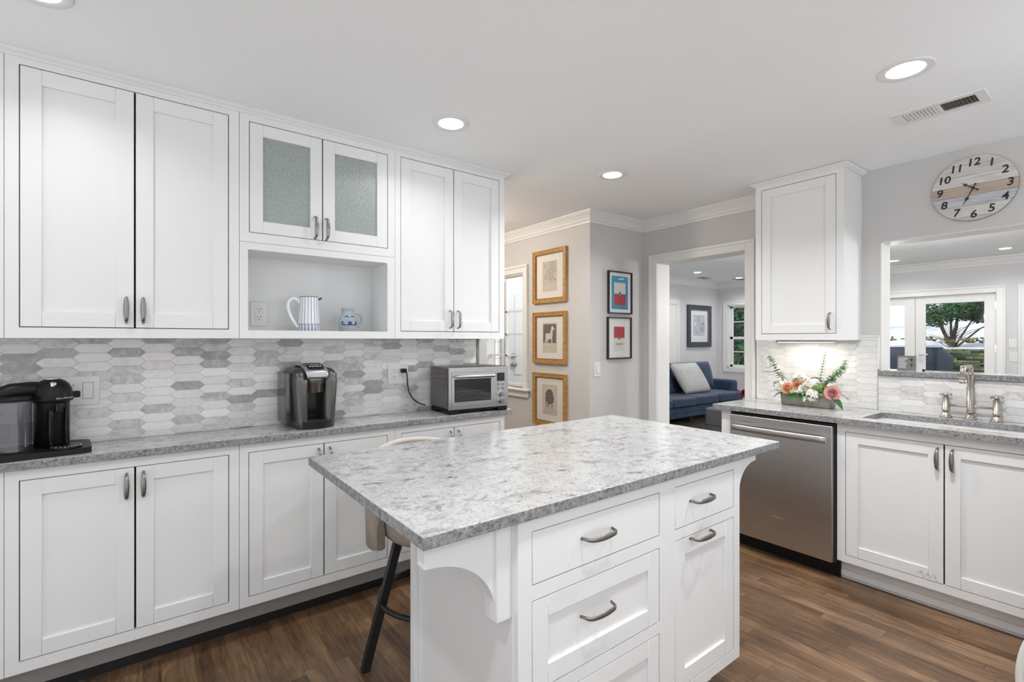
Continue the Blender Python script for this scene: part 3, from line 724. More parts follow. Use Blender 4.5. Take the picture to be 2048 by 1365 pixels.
def corbel(x_tip, x_root, z_tip, z_root, sgn, y0, y1, parent, name='corbel', extra=True):
    poly = [(x_root, ZB-.001), (x_tip, ZB-.001), (x_tip, z_tip)]
    n = 16; x_in = x_root-(-sgn)*0
    xr = x_root+sgn*(-.03 if extra else 0)*-1 if False else x_root
    for i in range(n+1):
        th = PI/2*i/n
        # concave quarter curve from tip to root
        cx, cz = x_tip+(.006*(-sgn)), z_tip-.002
        ex = x_foot; ez = z_root
        poly.append((cx+(ex-cx)*math.sin(th), ez+(cz-ez)*math.cos(th)))
    poly.append((x_root, z_root))
    # drop duplicates
    pp = []
    for p in poly:
        if not pp or math.hypot(p[0]-pp[-1][0], p[1]-pp[-1][1]) > 1e-4: pp.append(p)
    b = MB(); b.prism(pp, lambda u, v, w: (u, w, v), y0, y1, 'cabinet_white')
    return b, parent, name
# left corbel (local to cabinet: x from the end panel at 0 going negative)
x_foot = -.070+.022
b, _, _ = corbel(-.245, -.004, .800, .630, -1, .030, .064, cab); 
b.box(-.052, -.0035, .020, .078, .612, ZB-.001, 'cabinet_white', .004)
b.build('corbel', cab)
b = MB(); b.box(-.022, -.0035, .545, .572, 0, ZB-.001, 'cabinet_white', .002); b.box(-.0035, w_, .556, .572, 0, ZB-.001, 'cabinet_white'); b.build('back_panel', cab)
cab2 = thing('island_cabinet', 'white island pull-out cabinet with a small drawer over one tall door', 'cabinet', (IX1, IY, 0), 0, isl_grp)
w2_ = IX2-IX1
holes = [(.048, .424, .683, .828), (.048, .424, .140, .648)]
b = MB(); frame_grid(b, 0, w2_, .10, ZB-.001, holes, 0, .02)
b.box(.001, .018, .02, .555, .1, ZB-.001, 'cabinet_white'); b.box(w2_-.018, w2_, .02, .555, .1, ZB-.001, 'cabinet_white'); b.box(.018, w2_-.018, .02, .555, .1, .118, 'cabinet_white'); b.box(.0, w2_, .537, .572, 0, ZB-.001, 'cabinet_white')
b.build('carcass', cab2)
doors(cab2, [dict(x0=.048, x1=.424, z0=.683, z1=.828, slab=True, drawer=True, pull=(.197, .765, False), len=.128, proj=.034), dict(x0=.048, x1=.424, z0=.140, z1=.648, pull=(.197, .636, False), len=.128, proj=.034)])
MB().box(0, w2_-.07, .075, .09, 0, .1, 'cabinet_white').build('toe_kick', cab2)
b = MB(); poly = [(w2_, ZB-.001), (w2_+.125, ZB-.001), (w2_+.125, .838)]+[(w2_+.0+.125*(1-math.sin(PI/2*i/12)), .742+(.838-.742)*math.cos(PI/2*i/12)) for i in range(1, 13)]
b.prism(poly, lambda u, v, w: (u, w, v), .0, .034, 'cabinet_white'); b.build('corbel', cab2)
b = MB(); b.box(.478, 2.119, .945, 1.851, ZB, ZT, 'granite', .003)
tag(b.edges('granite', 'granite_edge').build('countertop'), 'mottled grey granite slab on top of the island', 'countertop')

# ------------------------------------------------------------------ stool
st = thing('bar_stool', 'taupe upholstered low-back bar stool with black splayed legs, tucked behind the island', 'stool', (1.0, 1.86, 0), 0)
b = MB()
def rr(cx, cy, a_, b_, z, n=32, p=2.6):
    out = []
    for k in range(n):
        t = 2*PI*k/n; c, s_ = math.cos(t), math.sin(t)
        out.append((cx+a_*abs(c)**(2/p)*(1 if c >= 0 else -1), cy+b_*abs(s_)**(2/p)*(1 if s_ >= 0 else -1), z))
    return out
b.ring([rr(0, 0, .19, .18, .515), rr(0, 0, .215, .205, .522), rr(0, 0, .230, .22, .545), rr(0, 0, .238, .228, .585), rr(0, 0, .235, .225, .612)], 'stool_fabric')
b.ring([rr(0, 0, .234, .224, .6121), rr(0, 0, .225, .215, .622), rr(0, 0, .19, .18, .632), rr(0, 0, .1, .1, .635)], 'stool_fabric_lit')
b.build('seat', st)
b = MB(); rings = []
for i in range(25):
    t = math.radians(-12+204*i/24); e = math.sin(PI*i/24)**.45
    zt_, zb_ = .62+.222*e, .50-.03*e
    ca_, sa_ = math.cos(t), math.sin(t)
    def pt(r, z): r = r*.93; return (r*ca_, r*sa_+.02, z)
    rings.append([pt(.262, zb_), pt(.262, zb_+.5*(zt_-zb_)), pt(.270, zt_-.01), pt(.283, zt_), pt(.297, zt_-.01), pt(.305, zb_+.5*(zt_-zb_)), pt(.300, zb_), pt(.281, zb_-.006)])
b.ring(rings, 'stool_fabric'); b.build('backrest', st)
b = MB(); b.tube([(.283*.93*math.cos(math.radians(a)), .283*.93*math.sin(math.radians(a))+.02, .62+.222*max(0, math.sin(PI*(a+12)/204))**.45+.002) for a in range(-8, 189, 7)], .013, 'stool_fabric_lit', 10); b.build('piping', st)
for an in (172, 82, -8, -98):
    t = math.radians(an); f = (.298*math.cos(t), .298*math.sin(t)*.93, 0); tp = (.155*math.cos(t), .155*math.sin(t), .52)
    b = MB(); b.tube([f, tp], .022, 'black_metal', seg=4, up=(math.cos(t+PI/4), math.sin(t+PI/4), 0), smooth=False); b.build('leg', st)
b = MB(); b.tube([(.232*math.cos(2*PI*k/40), .225*math.sin(2*PI*k/40), .25) for k in range(40)], .012, 'black_metal', seg=8, closed=True, flat=.8); b.build('foot_ring', st)
MB().box(-.15, .15, -.15, .15, .500, .516, 'black_metal').build('seat_plate', st)

# ------------------------------------------------------------------ sink run (local x runs towards world -y)
RZ = -PI/2
dw = thing('dishwasher', 'stainless steel dishwasher with a bar handle, left of the sink cabinet', 'dishwasher', (XF, 1.658, 0), RZ)
b = MB(); b.box(.004, .600, 0, .45, .09, ZB-.012, 'dark_void'); b.box(.0, .604, .05, .45, 0, .09, 'black_plastic'); b.build('body', dw)
b = MB(); b.box(.006, .590, -.024, 0, .092, .843, 'steel', .004); o = b.build('door', dw)
b = MB()
b.box(.040, .062, -.05, -.0235, .755, .783, 'steel', .003); b.box(.545, .567, -.05, -.0235, .755, .783, 'steel', .003)
pts = [(.036+.535*i/14, -.058-.012*math.sin(PI*i/14)) for i in range(15)]
b.ring([[(x, y-.004, .750), (x, y-.007, .762), (x, y-.006, .780), (x, y, .789), (x, y+.008, .786), (x, y+.008, .752)] for x, y in pts], 'steel'); b.build('handle', o)
text_obj('Whirlpool', .019, 'chrome', at(.300, -.0245, .258), o, 'brand_badge', .0005)
MB().box(.075, .150, -.0255, -.0245, .8045, .8065, 'black_plastic').build('vent_slot', o)
# end filler post
b = MB(); b.box(0, .062, 0, .5, 0, ZB-.001, 'cabinet_white', .001); o = b.build('end_panel')
tag(o, 'narrow white end panel between the doorway and the dishwasher', 'panel', loc=(XF, 1.722, 0)); o.rotation_euler = (0, 0, RZ)
cab = thing('sink_cabinet', 'white shaker sink cabinet with two doors right of the dishwasher', 'cabinet', (XF, 1.053, 0), RZ)
h = [(.039, .449+.411, .150, .821)]
carcass(cab, .90, .50, .112, ZB-.001, h, back=True)
doors(cab, [dict(x0=.039, x1=.449, z0=.150, z1=.821, pull=(.426, .748, True), len=.105), dict(x0=.449, x1=.860, z0=.150, z1=.821, pull=(.480, .748, True), len=.105)])
b = MB(); b.box(.0, .9, .065, .08, 0, .112, 'cabinet_white'); b.box(.0, .9, .058, .065, .012, .048, 'cabinet_white', .002); b.build('toe_kick', cab)
b = MB()   # chipped paint at the lower corner of the left door
rs_ = random.Random(3)
for i in range(16):
    x = .345+rs_.random()*.085; z = .156+rs_.random()*.022; l = .004+rs_.random()*.016
    b.add([(x, -.0003, z), (x+.0018, -.0003, z), (x+.004, -.0003, z+l), (x+.003, -.0003, z+l)], [(0, 1, 2, 3)], 'kick_gray')
b.build('paint_chips', cab)
cab = thing('base_cabinet', 'white shaker base cabinet right of the sink cabinet, beyond the picture edge', 'cabinet', (XF, .152, 0), RZ)
carcass(cab, .5, .50, .112, ZB-.001, [(.04, .46, .150, .821)]); doors(cab, [dict(x0=.04, x1=.46, z0=.150, z1=.821, pull=(.07, .748, True))]); MB().box(0, .5, .065, .08, 0, .112, 'cabinet_white').build('toe_kick', cab)
# sink worktop with cutout
b = MB(); SY0, SY1, SX0, SX1 = .22, .962, 3.118, 3.440
gx = [(3.008, SX0), (SX0, SX1), (SX1, XW-.0005)]
b.box(3.008, SX0, -.35, 1.767, ZB, ZT, 'granite'); b.box(SX1, XW-.0095, -.35, 1.767, ZB, ZT, 'granite')
b.box(SX0, SX1, SY1, 1.767, ZB, ZT, 'granite'); b.box(SX0, SX1, -.35, SY0, ZB, ZT, 'granite')
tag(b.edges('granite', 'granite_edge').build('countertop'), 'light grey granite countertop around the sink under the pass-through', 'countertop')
b = MB(); zs = ZB-.001
b.box(SX0-.02, SX0-.008, SY0-.02, SY1+.02, zs-.2, zs, 'sink_steel'); b.box(SX1+.008, SX1+.02, SY0-.02, SY1+.02, zs-.2, zs, 'sink_steel'); b.box(SX0-.02, SX1+.02, SY0-.02, SY0-.008, zs-.2, zs, 'sink_steel'); b.box(SX0-.02, SX1+.02, SY1+.008, SY1+.02, zs-.2, zs, 'sink_steel'); b.box(SX0-.02, SX1+.02, SY0-.02, SY1+.02, zs-.212, zs-.2, 'sink_steel')
o = b.build('basin'); sk = thing('sink', 'stainless undermount sink set into the granite under the bridge faucet', 'sink', (0, 0, 0)); o.parent = sk
MB().lathe([(.045, 0), (.045, .004), (.03, .004), (.028, .001)], (3.29, .6, zs-.2), 'chrome', 20).build('drain', sk)
# faucet
fc = thing('bridge_faucet', 'brushed nickel bridge faucet with two cross handles behind the sink', 'faucet', (3.512, .590, ZT), RZ)
def base(b, x):
    b.lathe([(.026, 0), (.027, .006), (.022, .011), (.019, .013), (.019, .019), (.0145, .023), (.0125, .036)], (x, 0, 0), 'nickel', 24)
b = MB(); base(b, 0)
b.lathe([(.0165, .034), (.0175, .036), (.0175, .052), (.0165, .055), (.0165, .172), (.0125, .174), (.0125, .235)], (0, 0, 0), 'nickel', 24)
sp = [(0, 0, .23), (0, 0, .262)]+[(0, -.020+.020*math.cos(a), .262+.020*math.sin(a)) for a in [PI/2*i/5 for i in range(1, 6)]]+[(0, -.155, .282)]+[(0, -.155-.022*math.sin(a), .260+.022*math.cos(a)) for a in [PI/2*i/5 for i in range(1, 6)]]+[(0, -.177, .215)]
b.tube(sp, .0115, 'nickel', 16, up=(1, 0, 0)); b.lathe([(.0125, 0), (.014, .004), (.014, .018), (.0118, .020)], (0, -.177, .200), 'nickel', 20); b.build('spout', fc)
for sx in (-1, 1):
    b = MB(); x = sx*.100; base(b, x)
    b.lathe([(.0165, .034), (.017, .036), (.017, .044), (.0155, .046), (.0155, .112), (.009, .113), (.009, .120)], (x, 0, 0), 'nickel', 24); o = b.build('valve', fc)
    b = MB(); b.lathe([(.010, .118), (.013, .120), (.013, .130), (.008, .133)], (x, 0, 0), 'nickel', 16)
    for k in range(4):
        a = PI/4+k*PI/2; b.tube([(x, 0, .125), (x+.020*math.cos(a), .020*math.sin(a), .125), (x+.027*math.cos(a), .027*math.sin(a), .125)], [.0045, .0045, .0065], 'nickel', 10)
    b.build('cross_handle', o)
b = MB(); b.tube([(-.1, 0, .068), (.1, 0, .068)], .0062, 'nickel', 14); b.build('bridge', fc)
# ledge
b = MB(); b.box(XW-.03, XW+T+.03, PY0-.0, PY1+.002, 1.106, 1.136, 'granite', .003)
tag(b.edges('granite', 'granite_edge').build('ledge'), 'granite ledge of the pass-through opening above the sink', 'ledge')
# right wall cabinet
RX = 3.269
cab = thing('wall_cabinet', 'white shaker wall cabinet with a single door between the doorway and the clock', 'cabinet', (RX, 1.612, 0), RZ)
w_ = 1.612-1.096
carcass(cab, w_, XW-RX-.001, 1.318, 2.337, [(.038, .476, 1.357, 2.308)])
doors(cab, [dict(x0=.038, x1=.476, z0=1.357, z1=2.308, pull=(.444, 1.432, True))])
MB().box(.03, w_-.03, .03, .2, 1.318, 1.322, 'cabinet_white').build('light_rail', cab)
b = profile_run([(XW, 1.612), (RX, 1.612), (RX, 1.096), (XW, 1.096)], CR3, 'cabinet_white', side=-1, z=lambda x: 2.357)
b.box(RX+.001, XW, 1.097, 1.611, 2.335, 2.357, 'cabinet_white')
struct(b.build('trim_5'), 'small crown strip on the cabinet by the doorway')
# under cabinet light
uc = thing('under_cabinet_light', 'slim light bar under the wall cabinet, washing the pale tiles above the flowers', 'light', (3.40, 1.36, 1.304))
MB().box(-.02, .02, -.17, .17, 0, .012, 'plate_white', .002).build('housing', uc)
MB().box(-.014, .014, -.16, .16, -.001, 0, 'lamp_lens').build('diffuser', uc)
lamp('strip_lamp', 'AREA', (3.42, 1.36, 1.30), .85, (1, .95, .86), .30, (0, 0, PI/2), size_y=.03)

# ------------------------------------------------------------------ clock
ck = thing('wall_clock', 'round whitewashed plank wall clock with black numerals above the pass-through', 'clock', (XW-.001, .585, 2.134), RZ)
R = .172; cols = [('plank_a', (.62, .60, .57)), ('plank_b', (.66, .64, .61)), ('plank_c', (.50, .40, .32)), ('plank_d', (.52, .54, .58)), ('plank_e', (.64, .63, .59)), ('plank_f', (.56, .50, .47))]
for n_, c in cols:
    plain(n_, c, .7, noise=.22, nscale=14)
    t = M[n_].node_tree; mp = t.nodes.new('ShaderNodeMapping'); mp.inputs['Scale'].default_value = (.6, 1, 9)
    nz = next(n for n in t.nodes if n.type == 'TEX_NOISE'); tc = next(n for n in t.nodes if n.type == 'TEX_COORD')
    t.links.new(tc.outputs['Object'], mp.inputs['Vector']); t.links.new(mp.outputs['Vector'], nz.inputs['Vector'])
zb_ = [R, .128, .073, .020, -.036, -.090, -.150, -R]; pc = ['plank_a', 'plank_a', 'plank_b', 'plank_c', 'plank_d', 'plank_e', 'plank_f']
b = MB()
for i in range(7):
    z1_, z0_ = zb_[i]-.0006, zb_[i+1]+.0006
    n = 14; left = []; right = []
    for k in range(n+1):
        z = z0_+(z1_-z0_)*k/n; xh = math.sqrt(max(0, R*R-z*z)); right.append((xh, z)); left.append((-xh, z))
    poly = right+left[::-1]
    pp = []
    for p in poly:
        if not pp or math.hypot(p[0]-pp[-1][0], p[1]-pp[-1][1]) > 1e-4: pp.append(p)
    if math.hypot(pp[0][0]-pp[-1][0], pp[0][1]-pp[-1][1]) < 1e-4: pp.pop()
    b.prism(pp, lambda u, v, w: (u, w, v), -.012, 0, pc[i])
b.build('face', ck)
MB().ring([[(r*math.cos(2*PI*k/64), y, r*math.sin(2*PI*k/64)) for k in range(64)] for r, y in ((R-.001, 0), (R+.0005, -.002), (R+.0005, -.010), (R-.001, -.0118))], 'dark_wood', cap0=True, cap1=False).build('rim', ck)
for k in range(12):
    n_ = 12 if k == 0 else k; a = PI/2-2*PI*k/12
    x, z = .139*math.cos(a), .139*math.sin(a)-.002
    text_obj(str(n_), .056, 'number_black', at(x, -.0125, z), ck, 'numeral', .0004, offset=.0012, shear=.12)
def hand(ang, L, tail, nm, y):
    b = MB(); a = math.radians(90-ang); d = (math.cos(a), math.sin(a)); p = (-d[1], d[0])
    prof = [(-tail-.006, 0), (-tail-.004, .0045), (-tail+.002, .0045), (-tail+.006, .0014), (-.008, .0018), (0, .006), (.01, .0025), (L*.5, .0016), (L*.56, .006), (L*.62, .0075), (L*.68, .005), (L*.74, .002), (L, .0003)]
    poly = [(d[0]*s+p[0]*w_, d[1]*s+p[1]*w_) for s, w_ in prof]+[(d[0]*s-p[0]*w_, d[1]*s-p[1]*w_) for s, w_ in reversed(prof) if w_ > 0]
    b.prism(poly, lambda u, v, w: (u, w, v), y, y+.0012, 'number_black'); b.build(nm, ck)
hand(307, .062, .020, 'hour_hand', -.0165); hand(205.5, .096, .020, 'minute_hand', -.0185)
MB().ring([[(r*math.cos(2*PI*k/16), y, r*math.sin(2*PI*k/16)) for k in range(16)] for r, y in ((.006, -.012), (.006, -.019), (.003, -.021))], 'number_black').build('hub', ck)

# ------------------------------------------------------------------ ceiling fixtures
def downlight(x, y, lab, zc, energy, r=.085, col=(.975, .99, 1), grp='recessed ceiling lights of the kitchen', rl=None):
    t = thing('recessed_light', lab, 'ceiling light', (x, y, zc), 0, grp)
    rl = rl or r*.66
    b = MB(); n = 40
    b.ring([[(q*math.cos(2*PI*k/n), q*math.sin(2*PI*k/n), z) for k in range(n)] for q, z in ((r, -.0005), (r, -.004), (r-.004, -.006), (rl+.004, -.004), (rl, -.002), (rl, -.0005))], 'plate_white', closed=True); b.build('trim_ring', t)
    MB().ring([[(q*math.cos(2*PI*k/n), q*math.sin(2*PI*k/n), z) for k in range(n)] for q, z in ((rl, -.0025), (rl*.97, -.0035))], 'lamp_lens').build('diffuser', t)
    lamp('downlight_lamp', 'AREA', (0, 0, -.012), energy, col, rl*1.9, (0, 0, 0), parent=t, spot=math.radians(145))
    return t
downlight(-.249, 1.95, 'recessed ceiling light cut off by the top left corner of the picture', ceilz(0), 2.0)
downlight(1.152, 1.992, 'recessed ceiling light in front of the glass-door cabinet', ceilz(0), 2.0)
downlight(2.32, 2.03, 'recessed ceiling light nearest the nook', ceilz(2.3), 9)
downlight(2.30, .568, 'large recessed ceiling light beside the air vent', ceilz(2.3), 13, .088)
for x, y in ((-.25, .5), (1.1, .45), (1.1, -1.3), (-.6, -1.3)):  # added unseen downlights, extra fill for the kitchen
    downlight(x, y, 'added unseen recessed ceiling light behind the camera', ceilz(x), MID_E)
FG = 'recessed ceiling lights of the far room'
for x, y, l in ((7.53, 4.70, 'recessed light of the far room, left one seen through the doorway'), (8.81, 4.65, 'recessed light of the far room, right one seen through the doorway'), (8.715, 2.29, 'recessed light of the far room, left one seen over the sink'), (8.636, 1.13, 'recessed light of the far room, right one seen over the sink')):
    downlight(x, y, l, 2.47, FAMILY_E, .085, grp=FG)
for x, y in ((5.6, 3.0), (5.4, 0.9), (7.2, -.6)):
    downlight(x, y, 'recessed light of the far room hidden by the sink wall', 2.47, FAMILY_E, grp=FG)
# hall lamp, warm
hl = thing('hall_light', 'flush ceiling lamp of the hall behind the left cabinets', 'ceiling light', (1.75, 3.6, 2.335))
MB().lathe([(.12, -.0), (.13, -.02), (.11, -.06), (.05, -.075)], (0, 0, 0), 'lamp_lens', 28).build('shade', hl)
lamp('hall_lamp', 'POINT', (1.75, 3.6, 2.15), HALL_E, (1, .86, .72), .1)
def fill_shaded_lamp(name, lab, cat, loc, z0, z1, e, col, grp=None):  # added lamp kept out of view, brightens the far room
    t = thing(name, lab, cat, loc)
    if z0 == 0: MB().lathe([(.14, 0), (.14, .02), (.015, .03), (.012, z1-.12), (.02, z1-.1)], (0, 0, 0), 'nickel', 20).build('pole', t)
    else: MB().tube([(0, 0, z1+.1), (0, 0, z0)], .006, 'nickel', 8).build('cord', t)
    MB().lathe([(.06, z1-.10), (.15, z1-.06), (.17, z1), (.15, z1+.06), (.06, z1+.10)], (0, 0, 0), 'lamp_lens', 28).build('shade', t)
    lamp('fill_bulb', 'POINT', (0, 0, z1), e, col, .19, parent=t)
GLOBE_FILL_E, FLOOR_FILL_E = 24.0, 165.0
def fill_globe_lamp(loc, lab, e):  # added lamp behind the camera, brightens the ceiling
    t = thing('fill_ceiling_lamp', lab, 'ceiling light', loc)
    MB().lathe([(.07, -.0006), (.07, -.03), (.02, -.04), (.02, -.12)], (0, 0, 0), 'nickel', 20).build('canopy', t)
    MB().sphere((0, 0, -.22), .11, 'lamp_lens', 20, 12).build('globe', t)
    lamp('fill_bulb', 'POINT', (0, 0, -.22), e, (.975, .99, 1), .125, parent=t)
fill_globe_lamp((-1.0, -.6, ceilz(0)), 'added unseen fill globe behind the camera on the left', GLOBE_FILL_E*.6)
fill_globe_lamp((2.4, -1.0, ceilz(2.4)), 'added unseen fill globe behind the camera on the right', GLOBE_FILL_E*1.3)
t = thing('porch_fill_light', 'added unseen fill light over the porch outside the hall window', 'ceiling light', (3.55, 3.3, 2.3))  # added unseen lamp that brightens the porch
MB().lathe([(.10, .0), (.11, -.03), (.07, -.07)], (0, 0, 0), 'lamp_lens', 20).build('shade', t)
MB().tube([(0, 0, .0), (0, -.15, .0), (0, -.43, 0)], .02, 'black_metal', 8).build('bracket', t)
lamp('fill_bulb', 'POINT', (0, 0, -.15), 24, (.93, .97, 1), .08, parent=t)
fill_shaded_lamp('fill_floor_lamp', 'added fill lamp of the far room, unseen behind the sink wall', 'lamp', (5.9, 1.80, 0), 0, 1.75, FLOOR_FILL_E, (1, .98, .96))
fill_shaded_lamp('fill_floor_lamp', 'added fill lamp of the far room, unseen in its right corner', 'lamp', (5.0, -1.2, 0), 0, 1.75, FLOOR_FILL_E, (1, .98, .96))
# vent
vt = thing('air_vent', 'white slotted ceiling air vent above the clock wall', 'vent', (2.82, .575, ceilz(2.82)), 0)
b = MB(); frame = [(-.085, .085, -.158, .158)]
b.box(-.082, -.050, -.158, .158, -.008, -.0005, 'plate_white', .002); b.box(.050, .082, -.158, .158, -.008, -.0005, 'plate_white', .002); b.box(-.05, .05, -.158, -.122, -.008, -.0005, 'plate_white', .002); b.box(-.05, .05, .122, .158, -.008, -.0005, 'plate_white', .002); b.box(-.05, .05, -.008, .008, -.008, -.0005, 'plate_white')
b.build('grille_frame', vt)
MB().box(-.05, .05, -.122, .122, -.0012, -.0004, 'vent_dark' if 'vent_dark' in M else 'bark').build('duct', vt)
b = MB()
for k in range(9):
    y = .118-k*.0125; b.add([(-.05, y-.008, -.002), (.05, y-.008, -.002), (.05, y, -.009), (-.05, y, -.009)], [(0, 1, 2, 3)], 'plate_white')
    y = -.012-k*.0125; b.add([(-.05, y, -.002), (.05, y, -.002), (.05, y-.0045, -.009), (-.05, y-.0045, -.009)], [(0, 1, 2, 3)], 'plate_white')
b.build('louvres', vt)
for x, y, l in ((8.3, 5.05, 'left'), (9.0, 4.75, 'right')):
    b = MB(); b.box(-.15, .15, -.06, .06, -.006, -.0005, 'kick_gray', .002)
    for k in range(8): b.box(-.13+k*.034, -.115+k*.034, -.05, .05, -.0065, -.006, 'stone_gray')
    tag(b.build('air_vent'), 'small ceiling vent of the far room, %s one over the sofa' % l, 'vent', 'ceiling vents of the far room', (x, y, 2.47))

# ------------------------------------------------------------------ outlets and switches (front faces local -y)
def plate(name, label, cat, loc, rz, w_, h_, gang, plug=None):
    t = thing(name, label, cat, loc, rz)
    MB().box(-w_/2, w_/2, -.006, 0, -h_/2, h_/2, 'plate_white', .002).build('cover_plate', t)
    for x, k in gang:
        if k == 'outlet':
            b = MB(); b.box(x-.017, x+.017, -.008, -.006, -.034, .034, 'plate_white', .001)
            for zz in (.019, -.019):
                b.box(x-.0075, x-.0055, -.0085, -.008, zz+.001, zz+.009, 'black_plastic'); b.box(x+.0055, x+.0075, -.0085, -.008, zz+.001, zz+.009, 'black_plastic'); b.box(x-.002, x+.002, -.0085, -.008, zz-.009, zz-.005, 'black_plastic')
            b.build('receptacle', t)
        else:
            b = MB(); b.box(x-.017, x+.017, -.0075, -.006, -.034, .034, 'kick_gray', .0005); b.box(x-.0155, x+.0155, -.010, -.0075, -.0325, .0325, 'plate_white', .0012); b.build('rocker', t)
    return t
plate('outlet', 'white double outlet on the tiles beside the toaster oven', 'outlet', (1.185, YW+.002, 1.121), 0, .125, .115, [(-.026, 'outlet'), (.026, 'outlet')])
plate('outlet', 'white outlet and switch plate behind the black coffee machine', 'outlet', (-.205, YW+.002, 1.111), 0, .125, .117, [(-.026, 'outlet'), (.026, 'rocker')])
plate('outlet', 'white outlet on the back of the open niche', 'outlet', (.452, 2.6385, 1.445), 0, .075, .115, [(0, 'outlet')])
plate('light_switch', 'white rocker switch below the two framed prints', 'switch', (2.953, YN, 1.077), 0, .073, .118, [(0, 'rocker')])
plate('light_switch', 'white switch on the pale tiles behind the flowers', 'switch', (XW-.009, 1.66, 1.155), RZ, .072, .118, [(0, 'rocker')])
plate('light_switch', 'white switch beside the french doors, upper of two', 'switch', (X2, 1.155, 1.272), RZ, .080, .122, [(0, 'rocker')])
plate('light_switch', 'white switch beside the french doors, lower of two', 'switch', (X2, 1.150, 1.085), RZ, .080, .122, [(0, 'rocker')])

# ------------------------------------------------------------------ toaster oven
ov = thing('toaster_oven', 'stainless steel toaster oven at the right end of the left counter', 'oven', (1.365, 2.392, ZT), math.radians(-3.5))
W, Dp, H0, H1 = .400, .235, .026, .268
b = MB()
def rbox(b, x0, x1, y0, y1, z0, z1, r, mat, n=6):
    def ringy(y):
        out = []
        for cx, cz, a0 in ((x1-r, z0+r, -PI/2), (x1-r, z1-r, 0), (x0+r, z1-r, PI/2), (x0+r, z0+r, PI)):
            for k in range(n+1):
                a = a0+PI/2*k/n; out.append((cx+r*math.cos(a), y, cz+r*math.sin(a)))
        return out
    b.ring([ringy(y0), ringy(y1)], mat, cap0=False, smooth=True)
rbox(b, 0, W, .004, Dp, H0, H1, .016, 'steel_dark')
for r_ in (0, 1):
    for k in range(5): b.box(-.0006, .0, .045+k*.036, .058+k*.036, .225-r_*.028, .229-r_*.028, 'black_plastic')
b.build('housing', ov)
b = MB(); fz0, fz1 = H0+.002, H1-.002
# front fascia as frame round the window
frame_grid(b, .002, W-.002, fz0, fz1, [(.018, .292, .046, .238)], -.006, .004, 'steel'); b.build('fascia', ov)
b = MB(); frame_grid(b, .019, .291, .047, .237, [(.034, .276, .070, .200)], -.010, -.004, 'steel'); o = b.build('door', ov)
box_obj('door_glass', .034, .276, -.0075, -.0055, .070, .200, 'oven_glass', o)
b = MB(); b.tube([(.030, -.036, .216), (.280, -.036, .216)], .0115, 'steel', 14, flat=.9); b.box(.032, .046, -.034, -.009, .211, .225, 'steel', .003); b.box(.264, .278, -.034, -.009, .211, .225, 'steel', .003); b.build('handle', o)
b = MB(); b.box(.03, .28, .002, .003, .065, .205, 'oven_cavity')
o_ = None
b.bm.free(); b = MB(); b.box(.03, .28, .19, .2, .05, .23, 'oven_cavity'); b.box(.022, .03, 0, .2, .05, .23, 'oven_cavity'); b.box(.28, .288, 0, .2, .05, .23, 'oven_cavity'); b.box(.022, .288, 0, .2, .044, .05, 'oven_cavity'); b.build('cavity', ov)
b = MB()
for k in range(18): b.tube([(.034+k*.0142, .015, .128), (.034+k*.0142, .18, .128)], .0011, 'chrome', 6)
b.tube([(.03, .012, .128), (.28, .012, .128)], .0018, 'chrome', 6)
b.tube([(.03, .010, .096), (.07, .010, .096), (.10, .010, .112), (.22, .010, .112), (.245, .010, .100), (.28, .010, .100)], .0018, 'chrome', 6); b.build('rack', ov)
b = MB(); b.box(.036, .274, .02, .18, .080, .086, 'black_plastic'); b.build('crumb_tray', ov)
b = MB(); b.box(.318, .372, -.0075, -.0055, .178, .228, 'screen_glass', .001); b.build('display', ov)
for ix in (.328, .360):
    for iz in (.160, .135): MB().box(ix-.0075, ix+.0075, -.0085, -.0055, iz-.007, iz+.007, 'graphite', .002).build('button', ov)
for iz in (.102, .062):
    b = MB(); b.ring([[(.345+r*math.cos(2*PI*k/24), y, iz+r*math.sin(2*PI*k/24)) for k in range(24)] for r, y in ((.018, -.006), (.0185, -.010), (.0165, -.012))], 'chrome')
    b.ring([[(.345+r*math.cos(2*PI*k/24), y, iz+r*math.sin(2*PI*k/24)) for k in range(24)] for r, y in ((.0155, -.011), (.0145, -.026), (.012, -.028))], 'graphite'); b.box(.3425, .3475, -.031, -.027, iz-.013, iz+.013, 'silver_plastic', .001); b.build('knob', ov)
for (x0, x1, y0, y1) in ((.004, .075, .0, .075), (.33, .395, .0, .075), (.004, .075, .165, .232), (.33, .395, .165, .232)): MB().box(x0, x1, y0, y1, 0, H0+.002, 'black_plastic', .003).build('foot', ov)
b = MB(); b.box(.004, .395, .002, .232, .016, H0+.001, 'black_plastic'); b.build('base_skirt', ov)
# cord
cp = [(1.212, YW-.02, 1.146), (1.222, YW-.035, 1.130), (1.228, YW-.03, 1.10), (1.236, YW-.022, 1.05), (1.252, YW-.018, 1.00), (1.280, YW-.018, .965), (1.315, YW-.022, .940), (1.345, YW-.035, .930)]
def smooth_pts(P, n=6):
    P = [Vector(p) for p in P]; out = []
    for i in range(len(P)-1):
        p0, p1, p2, p3 = P[max(i-1, 0)], P[i], P[i+1], P[min(i+2, len(P)-1)]
        for k in range(n):
            t = k/n; out.append(.5*((2*p1)+(-p0+p2)*t+(2*p0-5*p1+4*p2-p3)*t*t+(-p0+3*p1-3*p2+p3)*t**3))
    out.append(P[-1]); return out
pc_ = thing('power_cord', 'black power cord plugged into the outlet beside the toaster oven', 'cord', (0, 0, 0))
MB().tube(smooth_pts(cp), .0035, 'black_plastic', 8).build('cable', pc_)
MB().box(1.196, 1.226, YW-.034, YW-.007, 1.128, 1.152, 'black_plastic', .004).build('plug', pc_)

